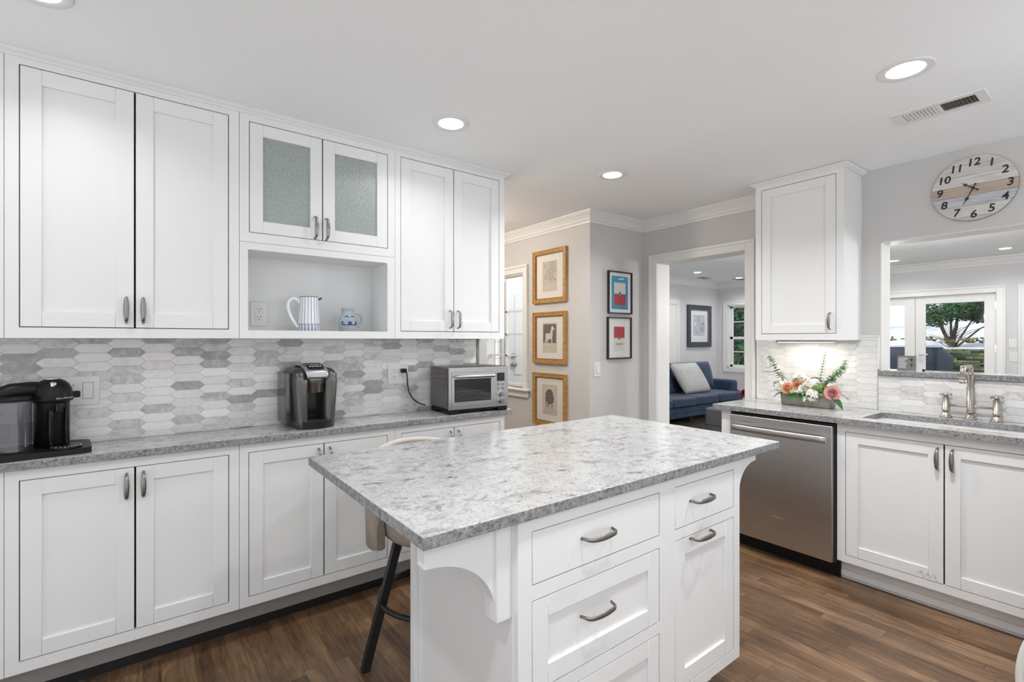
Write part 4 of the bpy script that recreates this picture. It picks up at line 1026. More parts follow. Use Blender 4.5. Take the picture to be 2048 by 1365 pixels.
# ------------------------------------------------------------------ grey pod coffee maker
kr = thing('coffee_maker', 'dark grey single-serve coffee maker with an open cup bay, middle of the left counter', 'coffee maker', (.668, 2.425, ZT), math.radians(3))
b = MB()
# side pods, tapering towards the foot and rounded at the top
for sx, m_ in ((-1, 'gunmetal'), (1, 'gunmetal')):
    b = MB(); prof = [(.0, .086), (.03, .088), (.12, .094), (.22, .100), (.255, .100), (.275, .094), (.286, .080), (.290, .05)]
    rings = []
    for z, hx in prof:
        x_out = sx*hx; x_in = sx*.046; yb = .215; yf = .0+max(0, (z-.25))*1.0
        a = [(x_in, yf, z), (x_out-sx*.012, yf, z), (x_out, yf+.014, z), (x_out, yb-.02, z), (x_out-sx*.02, yb, z), (x_in, yb, z)]
        rings.append(a)
    b.ring(rings, m_); b.build('side_shell', kr)
b = MB(); b.box(-.05, .05, .085, .205, .02, .28, 'black_plastic'); b.build('core', kr)
MB().box(-.047, .047, .082, .086, .04, .20, 'black_gloss').build('bay_panel', kr)
b = MB(); b.lathe([(.040, .170), (.043, .172), (.044, .212), (.047, .214), (.048, .250), (.046, .254)], (0, .048, 0), 'graphite', 30); b.box(-.047, .047, .05, .1, .17, .254, 'black_plastic'); b.build('brew_head', kr)
# lid: sloping top with control panel
b = MB(); n = 16; rings = []
for y, z, hx in ((-.004, .250, .049), (-.006, .262, .050), (.004, .276, .053), (.04, .296, .054), (.09, .308, .055), (.15, .308, .055), (.20, .296, .052), (.212, .27, .05)):
    rings.append([(-hx, y, z-.012), (hx, y, z-.012), (hx, y, z-.003), (hx*.75, y, z), (-hx*.75, y, z), (-hx, y, z-.003)])
b.ring(rings, 'silver_plastic'); b.build('lid', kr)
b = MB(); b.add([(-.036, .010, .2835), (.036, .010, .2835), (.040, .045, .3005), (.040, .090, .3105), (-.040, .090, .3105), (-.040, .045, .3005)], [(0, 1, 2, 5), (5, 2, 3, 4)], 'black_gloss'); b.build('control_panel', kr)
b = MB()
for k in range(5):
    x = -.024+k*.012; b.ring([[(x+r*math.cos(2*PI*j/12), .030+r*math.sin(2*PI*j/12), .2955+r*math.sin(2*PI*j/12)*.45+d) for j in range(12)] for r, d in ((.0042, .0), (.0038, .0012))], 'plate_white')
for k in range(3):
    x = -.014+k*.014; b.ring([[(x+r*math.cos(2*PI*j/12), .048+r*math.sin(2*PI*j/12), .3035+r*math.sin(2*PI*j/12)*.3+d) for j in range(12)] for r, d in ((.0036, 0), (.003, .0012))], 'plate_white')
b.build('buttons', kr)
# drip tray: half round
b = MB(); poly = [(-.072, .06), (-.078, .01)]+[(-.078+.156*i/12, .006-.032*math.sin(PI*i/12)) for i in range(13)]+[(.078, .01), (.072, .06)]
pp = []
for p in poly:
    if not pp or math.hypot(p[0]-pp[-1][0], p[1]-pp[-1][1]) > 1e-3: pp.append(p)
b.prism(pp, lambda u, v, w: (u, v, w), .001, .036, 'black_plastic'); b.build('drip_tray', kr)
b = MB()
for k in range(11): b.box(-.06+k*.0118, -.0545+k*.0118, -.016+abs(k-5)*.002, .055, .036, .0385, 'graphite')
b.build('drip_grate', kr)
MB().box(-.128, -.101, .06, .20, .02, .27, 'tank_glass', .008).build('water_tank', kr)
ck2 = MB(); ck2.tube(smooth_pts([(.565, YW-.04, 1.005), (.548, YW-.04, .985), (.542, YW-.04, .95), (.552, YW-.045, .925), (.575, YW-.05, .918)]), .003, 'black_plastic', 8)
tag(ck2.build('power_cord'), 'black power cord looping out behind the dark grey coffee maker', 'cord')

# ------------------------------------------------------------------ black capsule machine
nm = thing('coffee_machine', 'black domed capsule coffee machine with a clear ribbed water tank, left end of the counter', 'coffee maker', (-.275, 2.535, ZT), math.radians(27))
b = MB(); poly = []
for (cx, cy, r_, a0, a1) in ((.095, .02, .03, -30, 60), (.04, .07, .03, 60, 120), (-.13, .09, .04, 90, 180), (-.16, -.03, .05, 180, 270), (.04, -.125, .03, 250, 320)):
    for k in range(6): a = math.radians(a0+(a1-a0)*k/5); poly.append((cx+r_*math.cos(a), cy+r_*math.sin(a)))
b.prism(poly, lambda u, v, w: (u, v, w), 0, .021, 'black_plastic'); b.build('base', nm)
b = MB(); b.lathe([(.051, .021), (.051, .185), (.053, .19)], (0, 0, 0), 'black_plastic', 40); b.build('body', nm)
b = MB(); b.lathe([(.053, .190), (.059, .193), (.0605, .20), (.060, .215), (.056, .238), (.047, .258), (.034, .270), (.022, .2745)], (.0, -.004, 0), 'black_plastic', 40); b.lathe([(.026, .273), (.027, .278), (.02, .281), (.005, .281)], (.0, -.004, 0), 'chrome', 24); b.build('brew_head', nm)
b = MB(); b.tube([(-.01, .0, .238), (-.06, .01, .240), (-.11, .015, .236), (-.15, .02, .222), (-.17, .02, .20)], [.028, .029, .030, .028, .02], 'black_plastic', 18); b.build('tank_arm', nm)
b = MB(); tx, ty = -.112, -.014
prof = [(.046, .022), (.048, .026)]
for k in range(26): prof += [(.0495, .028+k*.0067), (.0468, .0314+k*.0067)]
prof += [(.048, .205)]
b.lathe(prof, (tx, ty, 0), 'tank_glass', 36); b.build('water_tank', nm)
b = MB(); b.lathe([(.050, .205), (.0505, .212), (.045, .222)], (tx, ty, 0), 'black_plastic', 36); b.build('tank_lid', nm)
b = MB(); b.box(-.012, .012, -.062, -.042, .150, .188, 'black_gloss', .005); b.box(.018, .03, -.058, -.03, .03, .165, 'black_gloss', .004); b.box(-.03, -.018, -.058, -.03, .03, .165, 'black_gloss', .004); b.build('outlet_block', nm)
b = MB(); b.box(.052, .082, -.02, .01, .198, .224, 'black_gloss', .005); b.box(-.022, -.004, -.052, -.03, .245, .266, 'chrome', .005); b.build('lever', nm)
b = MB(); b.lathe([(.046, .021), (.046, .029)], (0.006, -.094, 0), 'black_gloss', 30); b.build('cup_support', nm)
b = MB()
for k in range(9):
    h_ = math.sqrt(max(0, .043**2-(-.038+k*.0095)**2)); b.box(.0035-.038+k*.0095, .0085-.038+k*.0095, -.094-h_, -.094+h_, .029, .0315, 'chrome', .001)
b.build('drip_grate', nm)
def curved_text(txt, size, R_, a0, z, da, mat, parent, c=(0, 0)):
    for i, ch in enumerate(txt):
        a = a0+da*i; M4 = Matrix.Translation((c[0]+R_*math.sin(a), c[1]-R_*math.cos(a), z)) @ Matrix.Rotation(a, 4, 'Z') @ FACE_FRONT
        text_obj(ch, size, mat, M4, parent, 'lettering', .0003)
cu = bpy.data.curves.new('x', 'FONT'); bpy.data.curves.remove(cu)
letters = bpy.data.objects.new('brand_lettering', None); S.collection.objects.link(letters); letters.parent = nm
curved_text('NESPRESSO', .0085, .0608, math.radians(-8), .204, math.radians(6.6), 'plate_white', letters, (0, -.004))
M4 = Matrix.Translation((.058, -.1525+.012, .0105)) @ Matrix.Rotation(math.radians(18), 4, 'Z') @ FACE_FRONT
text_obj('Breville', .011, 'plate_white', M4, nm, 'base_lettering', .0004)

# ------------------------------------------------------------------ jugs in the niche
def stripes():
    m, t, b_ = nt('striped_glaze'); L = t.links.new
    tc = t.nodes.new('ShaderNodeTexCoord'); s = t.nodes.new('ShaderNodeSeparateXYZ'); L(tc.outputs['Object'], s.inputs[0])
    def mth(op, a, b2=None):
        n = t.nodes.new('ShaderNodeMath'); n.operation = op
        for i, v in enumerate((a, b2)):
            if v is None: continue
            if isinstance(v, (int, float)): n.inputs[i].default_value = v
            else: L(v, n.inputs[i])
        return n.outputs[0]
    ang = mth('ARCTAN2', s.outputs['Y'], s.outputs['X']); f = mth('FRACT', mth('ADD', mth('MULTIPLY', ang, 20/(2*PI)), .25))
    st1 = mth('LESS_THAN', f, .20)
    low = mth('LESS_THAN', s.outputs['Z'], .045); st2 = mth('MULTIPLY', mth('LESS_THAN', f, .62), low)
    line = mth('MULTIPLY', mth('GREATER_THAN', s.outputs['Z'], .043), mth('LESS_THAN', s.outputs['Z'], .048)); rim = mth('GREATER_THAN', s.outputs['Z'], .178)
    mx = t.nodes.new('ShaderNodeMix'); mx.data_type = 'RGBA'; L(mth('MAXIMUM', mth('MULTIPLY', st1, .85), mth('MAXIMUM', mth('MULTIPLY', st2, .55), mth('MAXIMUM', mth('MULTIPLY', line, .6), rim))), mx.inputs[0])
    mx.inputs[6].default_value = (.84, .85, .86, 1); mx.inputs[7].default_value = (.05, .085, .24, 1); L(mx.outputs[2], b_.inputs['Base Color']); b_.inputs['Roughness'].default_value = .15
stripes()
jg = thing('pitcher', 'tall white pitcher with vertical blue stripes in the open niche', 'pitcher', (.655, 2.52, 1.3505))
b = MB(); b.lathe([(.050, 0), (.0535, .003), (.052, .045), (.047, .1), (.0445, .15), (.044, .181), (.0415, .181), (.042, .15), (.044, .1), (.048, .02)], (0, 0, 0), 'striped_glaze', 40); b.build('body', jg)
b = MB(); b.ring([[(.040, -.016, .160), (.040, .016, .160), (.039, 0, .150)], [(.048, -.012, .178), (.048, .012, .178), (.047, 0, .165)], [(.062, -.004, .182), (.062, .004, .182), (.060, 0, .174)]], 'cobalt'); b.build('spout', jg)
b = MB(); b.tube(smooth_pts([(-.043, 0, .150), (-.062, 0, .168), (-.083, 0, .166), (-.097, 0, .140), (-.093, 0, .105), (-.075, 0, .065), (-.052, 0, .03)]), .0075, 'porcelain', 12, flat=1.0); b.build('handle', jg)
jg = thing('jug', 'small round blue-grey stoneware jug with cobalt flowers in the open niche', 'jug', (.845, 2.52, 1.3505))
b = MB(); b.lathe([(.030, 0), (.033, .004), (.042, .025), (.0465, .05), (.044, .075), (.034, .095), (.0285, .108), (.030, .122), (.034, .130), (.031, .130), (.026, .11)], (0, 0, 0), 'earthenware', 36); b.build('body', jg)
b = MB()
for cx in (-.022, .014):
    for (dx, dz, rr_, mt) in ((0, .010, .021, 'cobalt'), (-.010, -.004, .016, 'cobalt'), (.010, -.004, .016, 'cobalt'), (0, -.006, .009, 'earthenware')):
        a_c = (cx+dx)/.0465; zc = .062+dz; pts = []
        for k in range(14):
            th = 2*PI*k/14; u = a_c+rr_*math.cos(th)/.0465; z = zc+rr_*math.sin(th)*.95
            R_ = .0478 if mt == 'cobalt' else .0486
            R_ -= max(0, z-.055)*.28 if z > .055 else 0
            pts.append((R_*math.sin(u), -R_*math.cos(u), z))
        b.add(pts, [tuple(range(14))], mt)
b.build('painted_flower', jg)
b = MB(); b.lathe([(.031, .0), (.034, .0045), (.034, .008), (.030, .008)], (0, 0, 0), 'cobalt', 30); b.build('foot', jg)
b = MB(); b.tube(smooth_pts([(.028, 0, .105), (.050, 0, .108), (.070, 0, .095), (.074, 0, .070), (.062, 0, .045), (.043, 0, .035)]), .0062, 'earthenware', 12); b.build('handle', jg)

# ------------------------------------------------------------------ framed prints
def frame(name, label, cat, loc, rz, w_, h_, fw, fm, matm, fd=.022, inner=None, glass=True, grp=None):
    t = thing(name, label, cat, loc, rz, grp)
    b = MB(); frame_grid(b, -w_/2, w_/2, -h_/2, h_/2, [(-w_/2+fw, w_/2-fw, -h_/2+fw, h_/2-fw)], -fd, -.0005, fm)
    if inner:
        frame_grid(b, -w_/2+fw, w_/2-fw, -h_/2+fw, h_/2-fw, [(-w_/2+fw+.008, w_/2-fw-.008, -h_/2+fw+.008, h_/2-fw-.008)], -fd+.006, -.003, inner)
        frame_grid(b, -w_/2-.001, w_/2+.001, -h_/2-.001, h_/2+.001, [(-w_/2+.008, w_/2-.008, -h_/2+.008, h_/2-.008)], -fd-.003, -fd, fm)
    b.build('frame', t)
    MB().box(-w_/2+fw, w_/2-fw, -.008, -.004, -h_/2+fw, h_/2-fw, matm).build('mat_board', t)
    if glass: MB().box(-w_/2+fw, w_/2-fw, -.0112, -.0102, -h_/2+fw, h_/2-fw, 'picture_glass').build('glazing', t)
    return t
def art_poly(b, pts, mat, y): b.add([(u, y, v) for u, v in pts], [tuple(range(len(pts)))], mat)
def etching(t, w_, h_, seed, kind):
    b = MB(); art_poly(b, [(-w_/2, -h_/2), (w_/2, -h_/2), (w_/2, h_/2), (-w_/2, h_/2)], 'paper', -.0085)
    e = .0015
    for (x0, x1, z0, z1) in ((-w_/2, w_/2, h_/2-e, h_/2), (-w_/2, w_/2, -h_/2, -h_/2+e), (-w_/2, -w_/2+e, -h_/2, h_/2), (w_/2-e, w_/2, -h_/2, h_/2)): art_poly(b, [(x0, z0), (x1, z0), (x1, z1), (x0, z1)], 'ink', -.0088)
    rnd = random.Random(seed)
    def stroke(p, q, wd, mat='ink'):
        d = Vector((q[0]-p[0], q[1]-p[1])); 
        if d.length < 1e-5: return
        n = Vector((-d.y, d.x)).normalized()*wd/2
        art_poly(b, [(p[0]-n.x, p[1]-n.y), (q[0]-n.x, q[1]-n.y), (q[0]+n.x, q[1]+n.y), (p[0]+n.x, p[1]+n.y)], mat, -.0089-rnd.random()*.0003)
    def blob(cx, cz, rx, rz_, mat, y, n=18, j=.12): art_poly(b, [(cx+rx*(1+j*(rnd.random()-.5))*math.cos(2*PI*k/n), cz+rz_*(1+j*(rnd.random()-.5))*math.sin(2*PI*k/n)) for k in range(n)], mat, y)
    if kind == 'wood':
        for k in range(230):
            x = (rnd.random()-.5)*w_*.88; z = (rnd.random()**.9*.86-.30)*h_*.9+ (0 if rnd.random() < .8 else -.02)
            if z > h_*.46: continue
            a = rnd.uniform(0, PI); l = rnd.uniform(.004, .014); stroke((x, z), (x+l*math.cos(a), z+l*math.sin(a)), rnd.uniform(.0012, .0028), 'ink')
        for k in range(5): stroke((w_*(.05+.07*k), h_*.42), (w_*(-.1+.09*k), -h_*.1), .0012, 'ink_gray')
    elif kind == 'horse':
        art_poly(b, [(-w_*.46, -h_*.18), (w_*.46, -h_*.18), (w_*.46, h_*.46), (-w_*.46, h_*.46)], 'ink_gray', -.0087)
        s_ = h_*.01
        body = [(-30, -4), (-32, 8), (-24, 16), (-8, 14), (6, 16), (10, 28), (14, 38), (22, 40), (30, 34), (36, 28), (33, 25), (24, 27), (22, 18), (22, 8), (18, 0), (20, -12), (16, -26), (13, -26), (14, -12), (10, -4), (-8, -6), (-14, -12), (-13, -28), (-17, -28), (-20, -12), (-24, -6), (-28, -18), (-34, -26), (-36, -14)]
        art_poly(b, [(x*s_*.62*w_/h_*1.55, z*s_) for x, z in body], 'white_horse', -.0091)
        for k in range(60): x = (rnd.random()-.5)*w_*.85; z = -h_*(.22+rnd.random()*.2); stroke((x, z), (x+rnd.uniform(.002, .012), z+rnd.uniform(-.003, .003)), .0011)
    else:
        s_ = h_*.01
        body = [(-34, 4), (-34, 18), (-24, 30), (-6, 36), (14, 34), (28, 22), (34, 6), (32, -8), (24, -10), (22, -30), (17, -30), (16, -12), (4, -16), (-6, -14), (-10, -30), (-15, -30), (-16, -12), (-24, -6), (-26, -26), (-31, -26), (-32, -6)]
        art_poly(b, [(x*s_*.60*w_/h_*1.5, z*s_) for x, z in body], 'ink_gray', -.0087)
        for k in range(130): x = (rnd.random()-.5)*w_*.62; z = rnd.uniform(-.28, .34)*h_; stroke((x, z), (x+rnd.uniform(-.004, .004), z-rnd.uniform(.003, .01)), rnd.uniform(.0008, .0018), 'ink' if rnd.random() < .35 else 'paper')
        for k in range(70): x = (rnd.random()-.5)*w_*.85; z = -h_*(.30+rnd.random()*.14); stroke((x, z), (x+rnd.uniform(.002, .012), z+rnd.uniform(-.003, .003)), .001)
    b.build('etching', t)
GG = 'gold-framed animal etchings on the hall wall'
for (zc, hh, kind, l) in ((1.882, .470, 'wood', 'gold-framed etching of a woodland scene, topmost of three'), (1.338, .455, 'horse', 'gold-framed etching of a white horse, middle of three'), (.79, .465, 'bull', 'gold-framed etching of a shaggy animal, lowest of three')):
    t = frame('picture_frame', l, 'picture', (XN-.0, 3.225, zc), RZ, .437, hh, .034, 'gold_wood', 'mat_board', inner='gold_dark', grp=GG)
    etching(t, .185, .26, 3, kind)
def can_stand_in(t, top):
    b = MB(); w_, h_ = .20, .275
    if top:
        art_poly(b, [(-.105, -.140), (.105, -.140), (.105, .140), (-.105, .140)], 'teal', -.0085)
        art_poly(b, [(-.072, -.01), (.072, -.01), (.072, .085), (-.072, .085)], 'cream_print', -.0088)
        art_poly(b, [(-.072, -.105), (.072, -.105), (.072, -.01), (-.072, -.01)], 'red_print', -.0088)
        art_poly(b, [(.018*math.cos(2*PI*k/24), -.01+.018*math.sin(2*PI*k/24)) for k in range(24)], 'teal', -.0091)
    else:
        art_poly(b, [(-.068, .0), (.068, .0), (.068, .095), (-.068, .095)], 'red_print', -.0088)
        art_poly(b, [(-.068, -.110), (.068, -.110), (.068, .0), (-.068, .0)], 'cream_print', -.0088)
        art_poly(b, [(.016*math.cos(2*PI*k/24), .016*math.sin(2*PI*k/24)) for k in range(24)], 'olive_print', -.0091)
        art_poly(b, [(-.045, -.055), (.045, -.055), (.045, -.048), (-.045, -.048)], 'red_print', -.0091)
    b.build('print', t)
t = frame('picture_frame', 'thin black-framed teal print with cream and red bands, upper of two', 'picture', (3.226, YN, 1.7185), 0, .300, .358, .010, 'frame_black', 'mat_white'); can_stand_in(t, True)
t = frame('picture_frame', 'thin black-framed white print with a red and cream block, lower of two', 'picture', (3.218, YN, 1.3355), 0, .300, .352, .010, 'frame_black', 'mat_white'); can_stand_in(t, False)
t = frame('picture_frame', 'slate-blue framed picture with white mat above the blue sofa', 'picture', (8.677, Y2, 1.585), 0, .80, .815, .095, 'frame_slate', 'mat_white', .035, inner='frame_silver')
b = MB(); art_poly(b, [(-.20, -.19), (.20, -.19), (.20, .22), (-.20, .22)], 'plank_d', -.0086)
rnd = random.Random(4)
for k in range(60):
    x, z, r_ = rnd.uniform(-.17, .17), rnd.uniform(-.15, .2), rnd.uniform(.008, .028); art_poly(b, [(x+r_*math.cos(2*PI*j/8), z+r_*math.sin(2*PI*j/8)*.7) for j in range(8)], rnd.choice(['plank_d', 'stone_gray', 'plank_a', 'snow']), -.0088-k*1e-5)
b.build('print', t)

# ------------------------------------------------------------------ flowers
fl = thing('flower_arrangement', 'rectangular metal planter with peach roses, white blossoms and eucalyptus by the tiles', 'flowers', (3.385, 1.338, ZT), RZ)
b = MB()
def rrect(cx, cy, a_, b_, z, r=.02, n=5):
    out = []
    for sx, sy, a0 in ((1, -1, -PI/2), (1, 1, 0), (-1, 1, PI/2), (-1, -1, PI)):
        for k in range(n+1): a = a0+PI/2*k/n; out.append((cx+sx*(a_-r)+r*math.cos(a), cy+sy*(b_-r)+r*math.sin(a), z))
    return out
b.ring([rrect(0, 0, .140, .040, .001), rrect(0, 0, .146, .046, .006), rrect(0, 0, .152, .052, .076), rrect(0, 0, .150, .050, .078), rrect(0, 0, .142, .042, .060)], 'planter_metal'); b.build('planter_box', fl)
rf = random.Random(21)
def rose(c, r, mat, nm='rose', tilt=(0, -.5, .85)):
    b = MB(); z = Vector(tilt).normalized(); x = z.orthogonal().normalized(); y = z.cross(x)
    for lay in range(6):
        n = 5 if lay > 1 else 3; rr_ = r*(.18+.16*lay)
        for k in range(n):
            a0 = 2*PI*k/n+lay*.9; pts = []; cols_ = 6; rows = 4; wa = 2*PI/n*.72
            for i in range(rows+1):
                v = i/rows; hh = r*(.9-.11*lay)*v-r*.25; out = rr_*(.55+.45*v**.7)+(r*.10*v*v if lay > 3 else -r*.05*v)
                for j in range(cols_+1):
                    u = (j/cols_-.5); a = a0+u*wa*2*(1-.25*v*v); w__ = (1-.18*(2*u)**2*v)
                    P_ = Vector(c)+z*(hh*w__)+x*(out*math.cos(a))+y*(out*math.sin(a)); pts.append(tuple(P_))
            fcs = [(i*(cols_+1)+j, i*(cols_+1)+j+1, (i+1)*(cols_+1)+j+1, (i+1)*(cols_+1)+j) for i in range(rows) for j in range(cols_)]
            b.add(pts, fcs, mat, True)
    return b.build(nm, fl, recalc=False)
def blossoms(c, R_, n, nm='white_blossom', mat='petal_white', ps=.013):
    b = MB()
    for _ in range(n):
        d = Vector((rf.gauss(0, 1), rf.gauss(0, 1), rf.gauss(.3, 1))).normalized(); p = Vector(c)+d*R_*rf.uniform(.75, 1.05)*1.0
        x = d.orthogonal().normalized(); y = d.cross(x); s_ = ps*rf.uniform(.8, 1.4)
        for k in range(5):
            a = 2*PI*k/5+rf.random(); e = x*math.cos(a)+y*math.sin(a); f = d.cross(e)
            b.add([tuple(p), tuple(p+e*s_*.6+f*s_*.45+d*s_*.25), tuple(p+e*s_*1.15+d*s_*.15), tuple(p+e*s_*.6-f*s_*.45+d*s_*.25)], [(0, 1, 2, 3)], mat, True)
    return b.build(nm, fl, recalc=False)
def leaf(b, p, d, up, L_, W_, mat, fold=.2):
    d = Vector(d).normalized(); s_ = d.cross(Vector(up)).normalized(); u = s_.cross(d); p = Vector(p); n = 7; pts = []
    for i in range(n+1):
        v = i/n; wv = W_*math.sin(PI*v**.85)*.5; c = p+d*L_*v-u*(L_*.35*v*v)
        pts += [tuple(c+s_*wv+u*wv*fold), tuple(c), tuple(c-s_*wv+u*wv*fold)]
    fcs = []
    for i in range(n):
        a = i*3; fcs += [(a, a+1, a+4, a+3), (a+1, a+2, a+5, a+4)]
    b.add(pts, fcs, mat, True)
def sprig(pts, nm, mats, ls=.014, n=26):
    P_ = smooth_pts(pts, 5); b = MB(); b.tube(P_, .0012, 'leaf_green', 6)
    for k in range(n):
        i = int((k+1)/n*(len(P_)-1)*.98); base_ = P_[i]; t = (P_[min(i+1, len(P_)-1)]-P_[max(i-1, 0)]).normalized()
        for sg in (-1, 1):
            o_ = t.orthogonal().normalized(); o_.rotate(Matrix.Rotation(k*1.3+(0 if sg > 0 else PI), 3, t)); d = (o_+t*.5).normalized()
            leaf(b, base_, d, t, ls*(1.25-.6*k/n), ls*.85*(1.25-.6*k/n), rf.choice(mats), .1)
    return b.build(nm, fl, recalc=False)
E_ = ['leaf_eucalyptus', 'leaf_eucalyptus', 'leaf_light']
sprig([(-.12, 0, .07), (-.145, 0, .14), (-.18, 0, .20), (-.225, .01, .28), (-.245, .01, .315)], 'eucalyptus_sprig', E_, .029, 30)
sprig([(.055, .01, .08), (.07, .01, .18), (.085, .01, .27), (.10, .01, .35)], 'eucalyptus_sprig', E_+['leaf_eucalyptus'], .027, 30)
sprig([(.08, .0, .08), (.125, .0, .17), (.18, .0, .225), (.205, .0, .265), (.21, 0, .30)], 'eucalyptus_sprig', E_, .031, 34)
sprig([(.10, -.01, .08), (.13, -.01, .15), (.15, -.01, .20)], 'eucalyptus_sprig', ['leaf_light', 'leaf_eucalyptus'], .033, 20)
sprig([(-.10, -.01, .08), (-.14, -.01, .16), (-.165, -.01, .21)], 'eucalyptus_sprig', ['leaf_light', 'leaf_pale'], .031, 18)
sprig([(.15, -.02, .09), (.20, -.02, .09), (.235, -.02, .065)], 'eucalyptus_sprig', E_, .012, 12)
rose((-.100, -.055, .110), .036, 'petal_peach', tilt=(-.15, -.9, .35)); rose((-.048, -.035, .128), .030, 'petal_peach', tilt=(.2, -.7, .6)); rose((.160, -.055, .100), .042, 'petal_pink', tilt=(.35, -.8, .3)); rose((.005, -.05, .118), .036, 'petal_white', tilt=(.0, -.85, .5))
for c, R_, n in (((-.155, -.02, .125), .040, 70), ((-.045, .01, .165), .045, 90), ((.045, -.01, .145), .040, 80), ((.055, -.065, .075), .034, 70), ((.13, .0, .135), .035, 60), ((.0, .02, .14), .04, 60)): blossoms(c, R_, n)
blossoms((-.030, -.03, .150), .026, 30, 'rust_blossom', 'petal_rust', .007)
blossoms((.085, -.04, .120), .036, 60, 'yellow_blossom', 'leaf_light', .007)
for (p, d, L_, W_, m_) in (((-.12, -.045, .085), (-.6, -.5, -.15), .075, .04, 'leaf_green'), ((-.10, -.05, .085), (-.1, -.8, -.3), .06, .04, 'leaf_green'), ((-.05, -.05, .085), (.05, -.8, -.35), .065, .042, 'leaf_green'), ((-.02, -.05, .085), (.5, -.6, -.2), .075, .045, 'leaf_green'), ((.0, -.05, .08), (.3, -.8, -.25), .07, .04, 'leaf_pale'), ((.15, -.045, .08), (.75, -.5, -.3), .115, .045, 'leaf_green'), ((.09, -.04, .09), (.3, -.7, .2), .06, .035, 'leaf_light'), ((-.14, -.02, .1), (-.95, -.2, -.02), .085, .016, 'leaf_green'), ((-.06, -.05, .10), (.1, -.8, .1), .06, .035, 'leaf_light'), ((-.02, -.045, .095), (.4, -.7, .1), .07, .04, 'leaf_green')):
    b = MB(); leaf(b, p, d, (0, 0, 1), L_, W_, m_); b.build('leaf', fl, recalc=False)

# ------------------------------------------------------------------ plaque and box on the ledge
pq = thing('plaque', 'small grey standing plaque with engraved lines on the pass-through ledge', 'sign', (3.60, .885, 1.1365), RZ+math.radians(8))
Tm = Matrix.Rotation(math.radians(-12), 4, 'X')
b = MB(); b.box(-.044, .044, -.004, .004, .001, .090, 'plaque_gray', .001); o = b.build('panel', pq); o.data.transform(Tm)
b = MB(); rq = random.Random(2)
for k in range(9): b.box(-.038, -.038+rq.uniform(.03, .042), -.0046, -.004, .074-k*.0072, .0765-k*.0072, 'plate_white')
o = b.build('engraved_lines', pq); o.data.transform(Tm)
b = MB(); b.tube([(.022, -.0045, .02), (.022, -.0045, .06)], .0008, 'black_plastic', 6)
for k in range(5): a = 2*PI*k/5; b.tube([(.022, -.0045, .066), (.022+.007*math.cos(a), -.0045, .066+.007*math.sin(a))], .0016, 'black_plastic', 6)
b.tube([(.022, -.0045, .03), (.030, -.0045, .045)], .001, 'black_plastic', 6); b.tube([(.022, -.0045, .03), (.014, -.0045, .042)], .001, 'black_plastic', 6)
o = b.build('engraved_flower', pq); o.data.transform(Tm)
b = MB(); b.box(-.008, .008, -.006, .006, 0, .012, 'black_plastic', .001); tag(b.build('cube_trinket'), 'tiny dark cube beside the plaque on the ledge', 'trinket', loc=(3.60, .805, 1.1365))

# ------------------------------------------------------------------ far room furniture
sf = thing('sofa', 'blue velvet sofa with loose seat cushions seen through the doorway', 'sofa', (0, 0, 0))
b = MB(); b.box(5.65, 8.50, 4.42, 5.22, .10, .285, 'sofa_velvet', .03, 3); b.build('base', sf)
MB().box(5.65, 8.50, 4.414, 4.421, .185, .190, 'sofa_seam').build('piping', sf)
ce = [5.68, 6.35, 6.98, 7.63, 8.36]
for i in range(4):
    MB().box(ce[i]+.004, ce[i+1]-.004, 4.35, 5.0, .288, .415, 'sofa_velvet', .03, 4).build('seat_cushion', sf)
b = MB(); b.box(5.65, 8.50, 5.08, 5.24, .28, .86, 'sofa_velvet', .05, 4); b.build('back_frame', sf)
def lean(x0, x1, y, z0, z1, th, mat, nm, parent, ang=-.22, puff=.0):
    b = MB(); n = 12; rings = []
    for i in range(n+1):
        u = -1+2*i/n; row = []
        for j in range(n+1): v = -1+2*j/n; row.append((u, v))
        rings.append(row)
    cx, cz = (x0+x1)/2, (z0+z1)/2; hx, hz = (x1-x0)/2, (z1-z0)/2
    def P_(u, v, s_): d = th/2*((1-abs(u)**3.2)*(1-abs(v)**3.2))**.45; return (cx+u*hx*(1-.04*v*v*0), y+s_*d, cz+v*hz)
    for s_ in (-1, 1):
        vs = [P_(u, v, s_) for row in rings for u, v in row]
        b.add(vs, [(i*(n+1)+j, i*(n+1)+j+1, (i+1)*(n+1)+j+1, (i+1)*(n+1)+j) for i in range(n) for j in range(n)], mat, True)
    o = b.build(nm, parent, weld=True); M_ = Matrix.Translation((cx, y, z0)) @ Matrix.Rotation(ang, 4, 'X') @ Matrix.Translation((-cx, -y, -z0)); o.data.transform(M_); return o
for i in range(4): lean(ce[i]+.01, ce[i+1]+(.07 if i == 3 else -.01), 4.93, .41, .93, .20, 'sofa_velvet', 'back_cushion', sf)
b = MB(); b.box(8.36, 8.54, 4.52, 5.20, .10, .60, 'sofa_velvet', .05, 4); b.box(5.47, 5.66, 4.52, 5.20, .10, .60, 'sofa_velvet', .05, 4); b.build('arm', sf)
for x, y in ((5.75, 4.50), (8.36, 4.50), (7.0, 4.50), (5.75, 5.15), (8.36, 5.15)): MB().tube([(x, y, .0), (x, y, .11)], [.018, .028], 'dark_wood', 10).build('leg', sf)
o = lean(7.12, 7.90, 4.66, .42, .95, .20, 'pillow_gray', 'throw_pillow', None, -.30); o.data.transform(Matrix.Translation((.20, 0, 0)) @ Matrix(((1, 0, -.48, 0), (0, 1, 0, 0), (0, 0, 1, 0), (0, 0, 0, 1)))); tag(o, 'light grey fleecy throw pillow leaning on the blue sofa', 'pillow')
ot = thing('ottoman', 'grey upholstered ottoman in front of the blue sofa', 'ottoman', (5.90, 3.58, 0))
MB().box(0, .85, -.95, 0, .10, .43, 'ottoman_gray', .035, 4).build('body', ot)
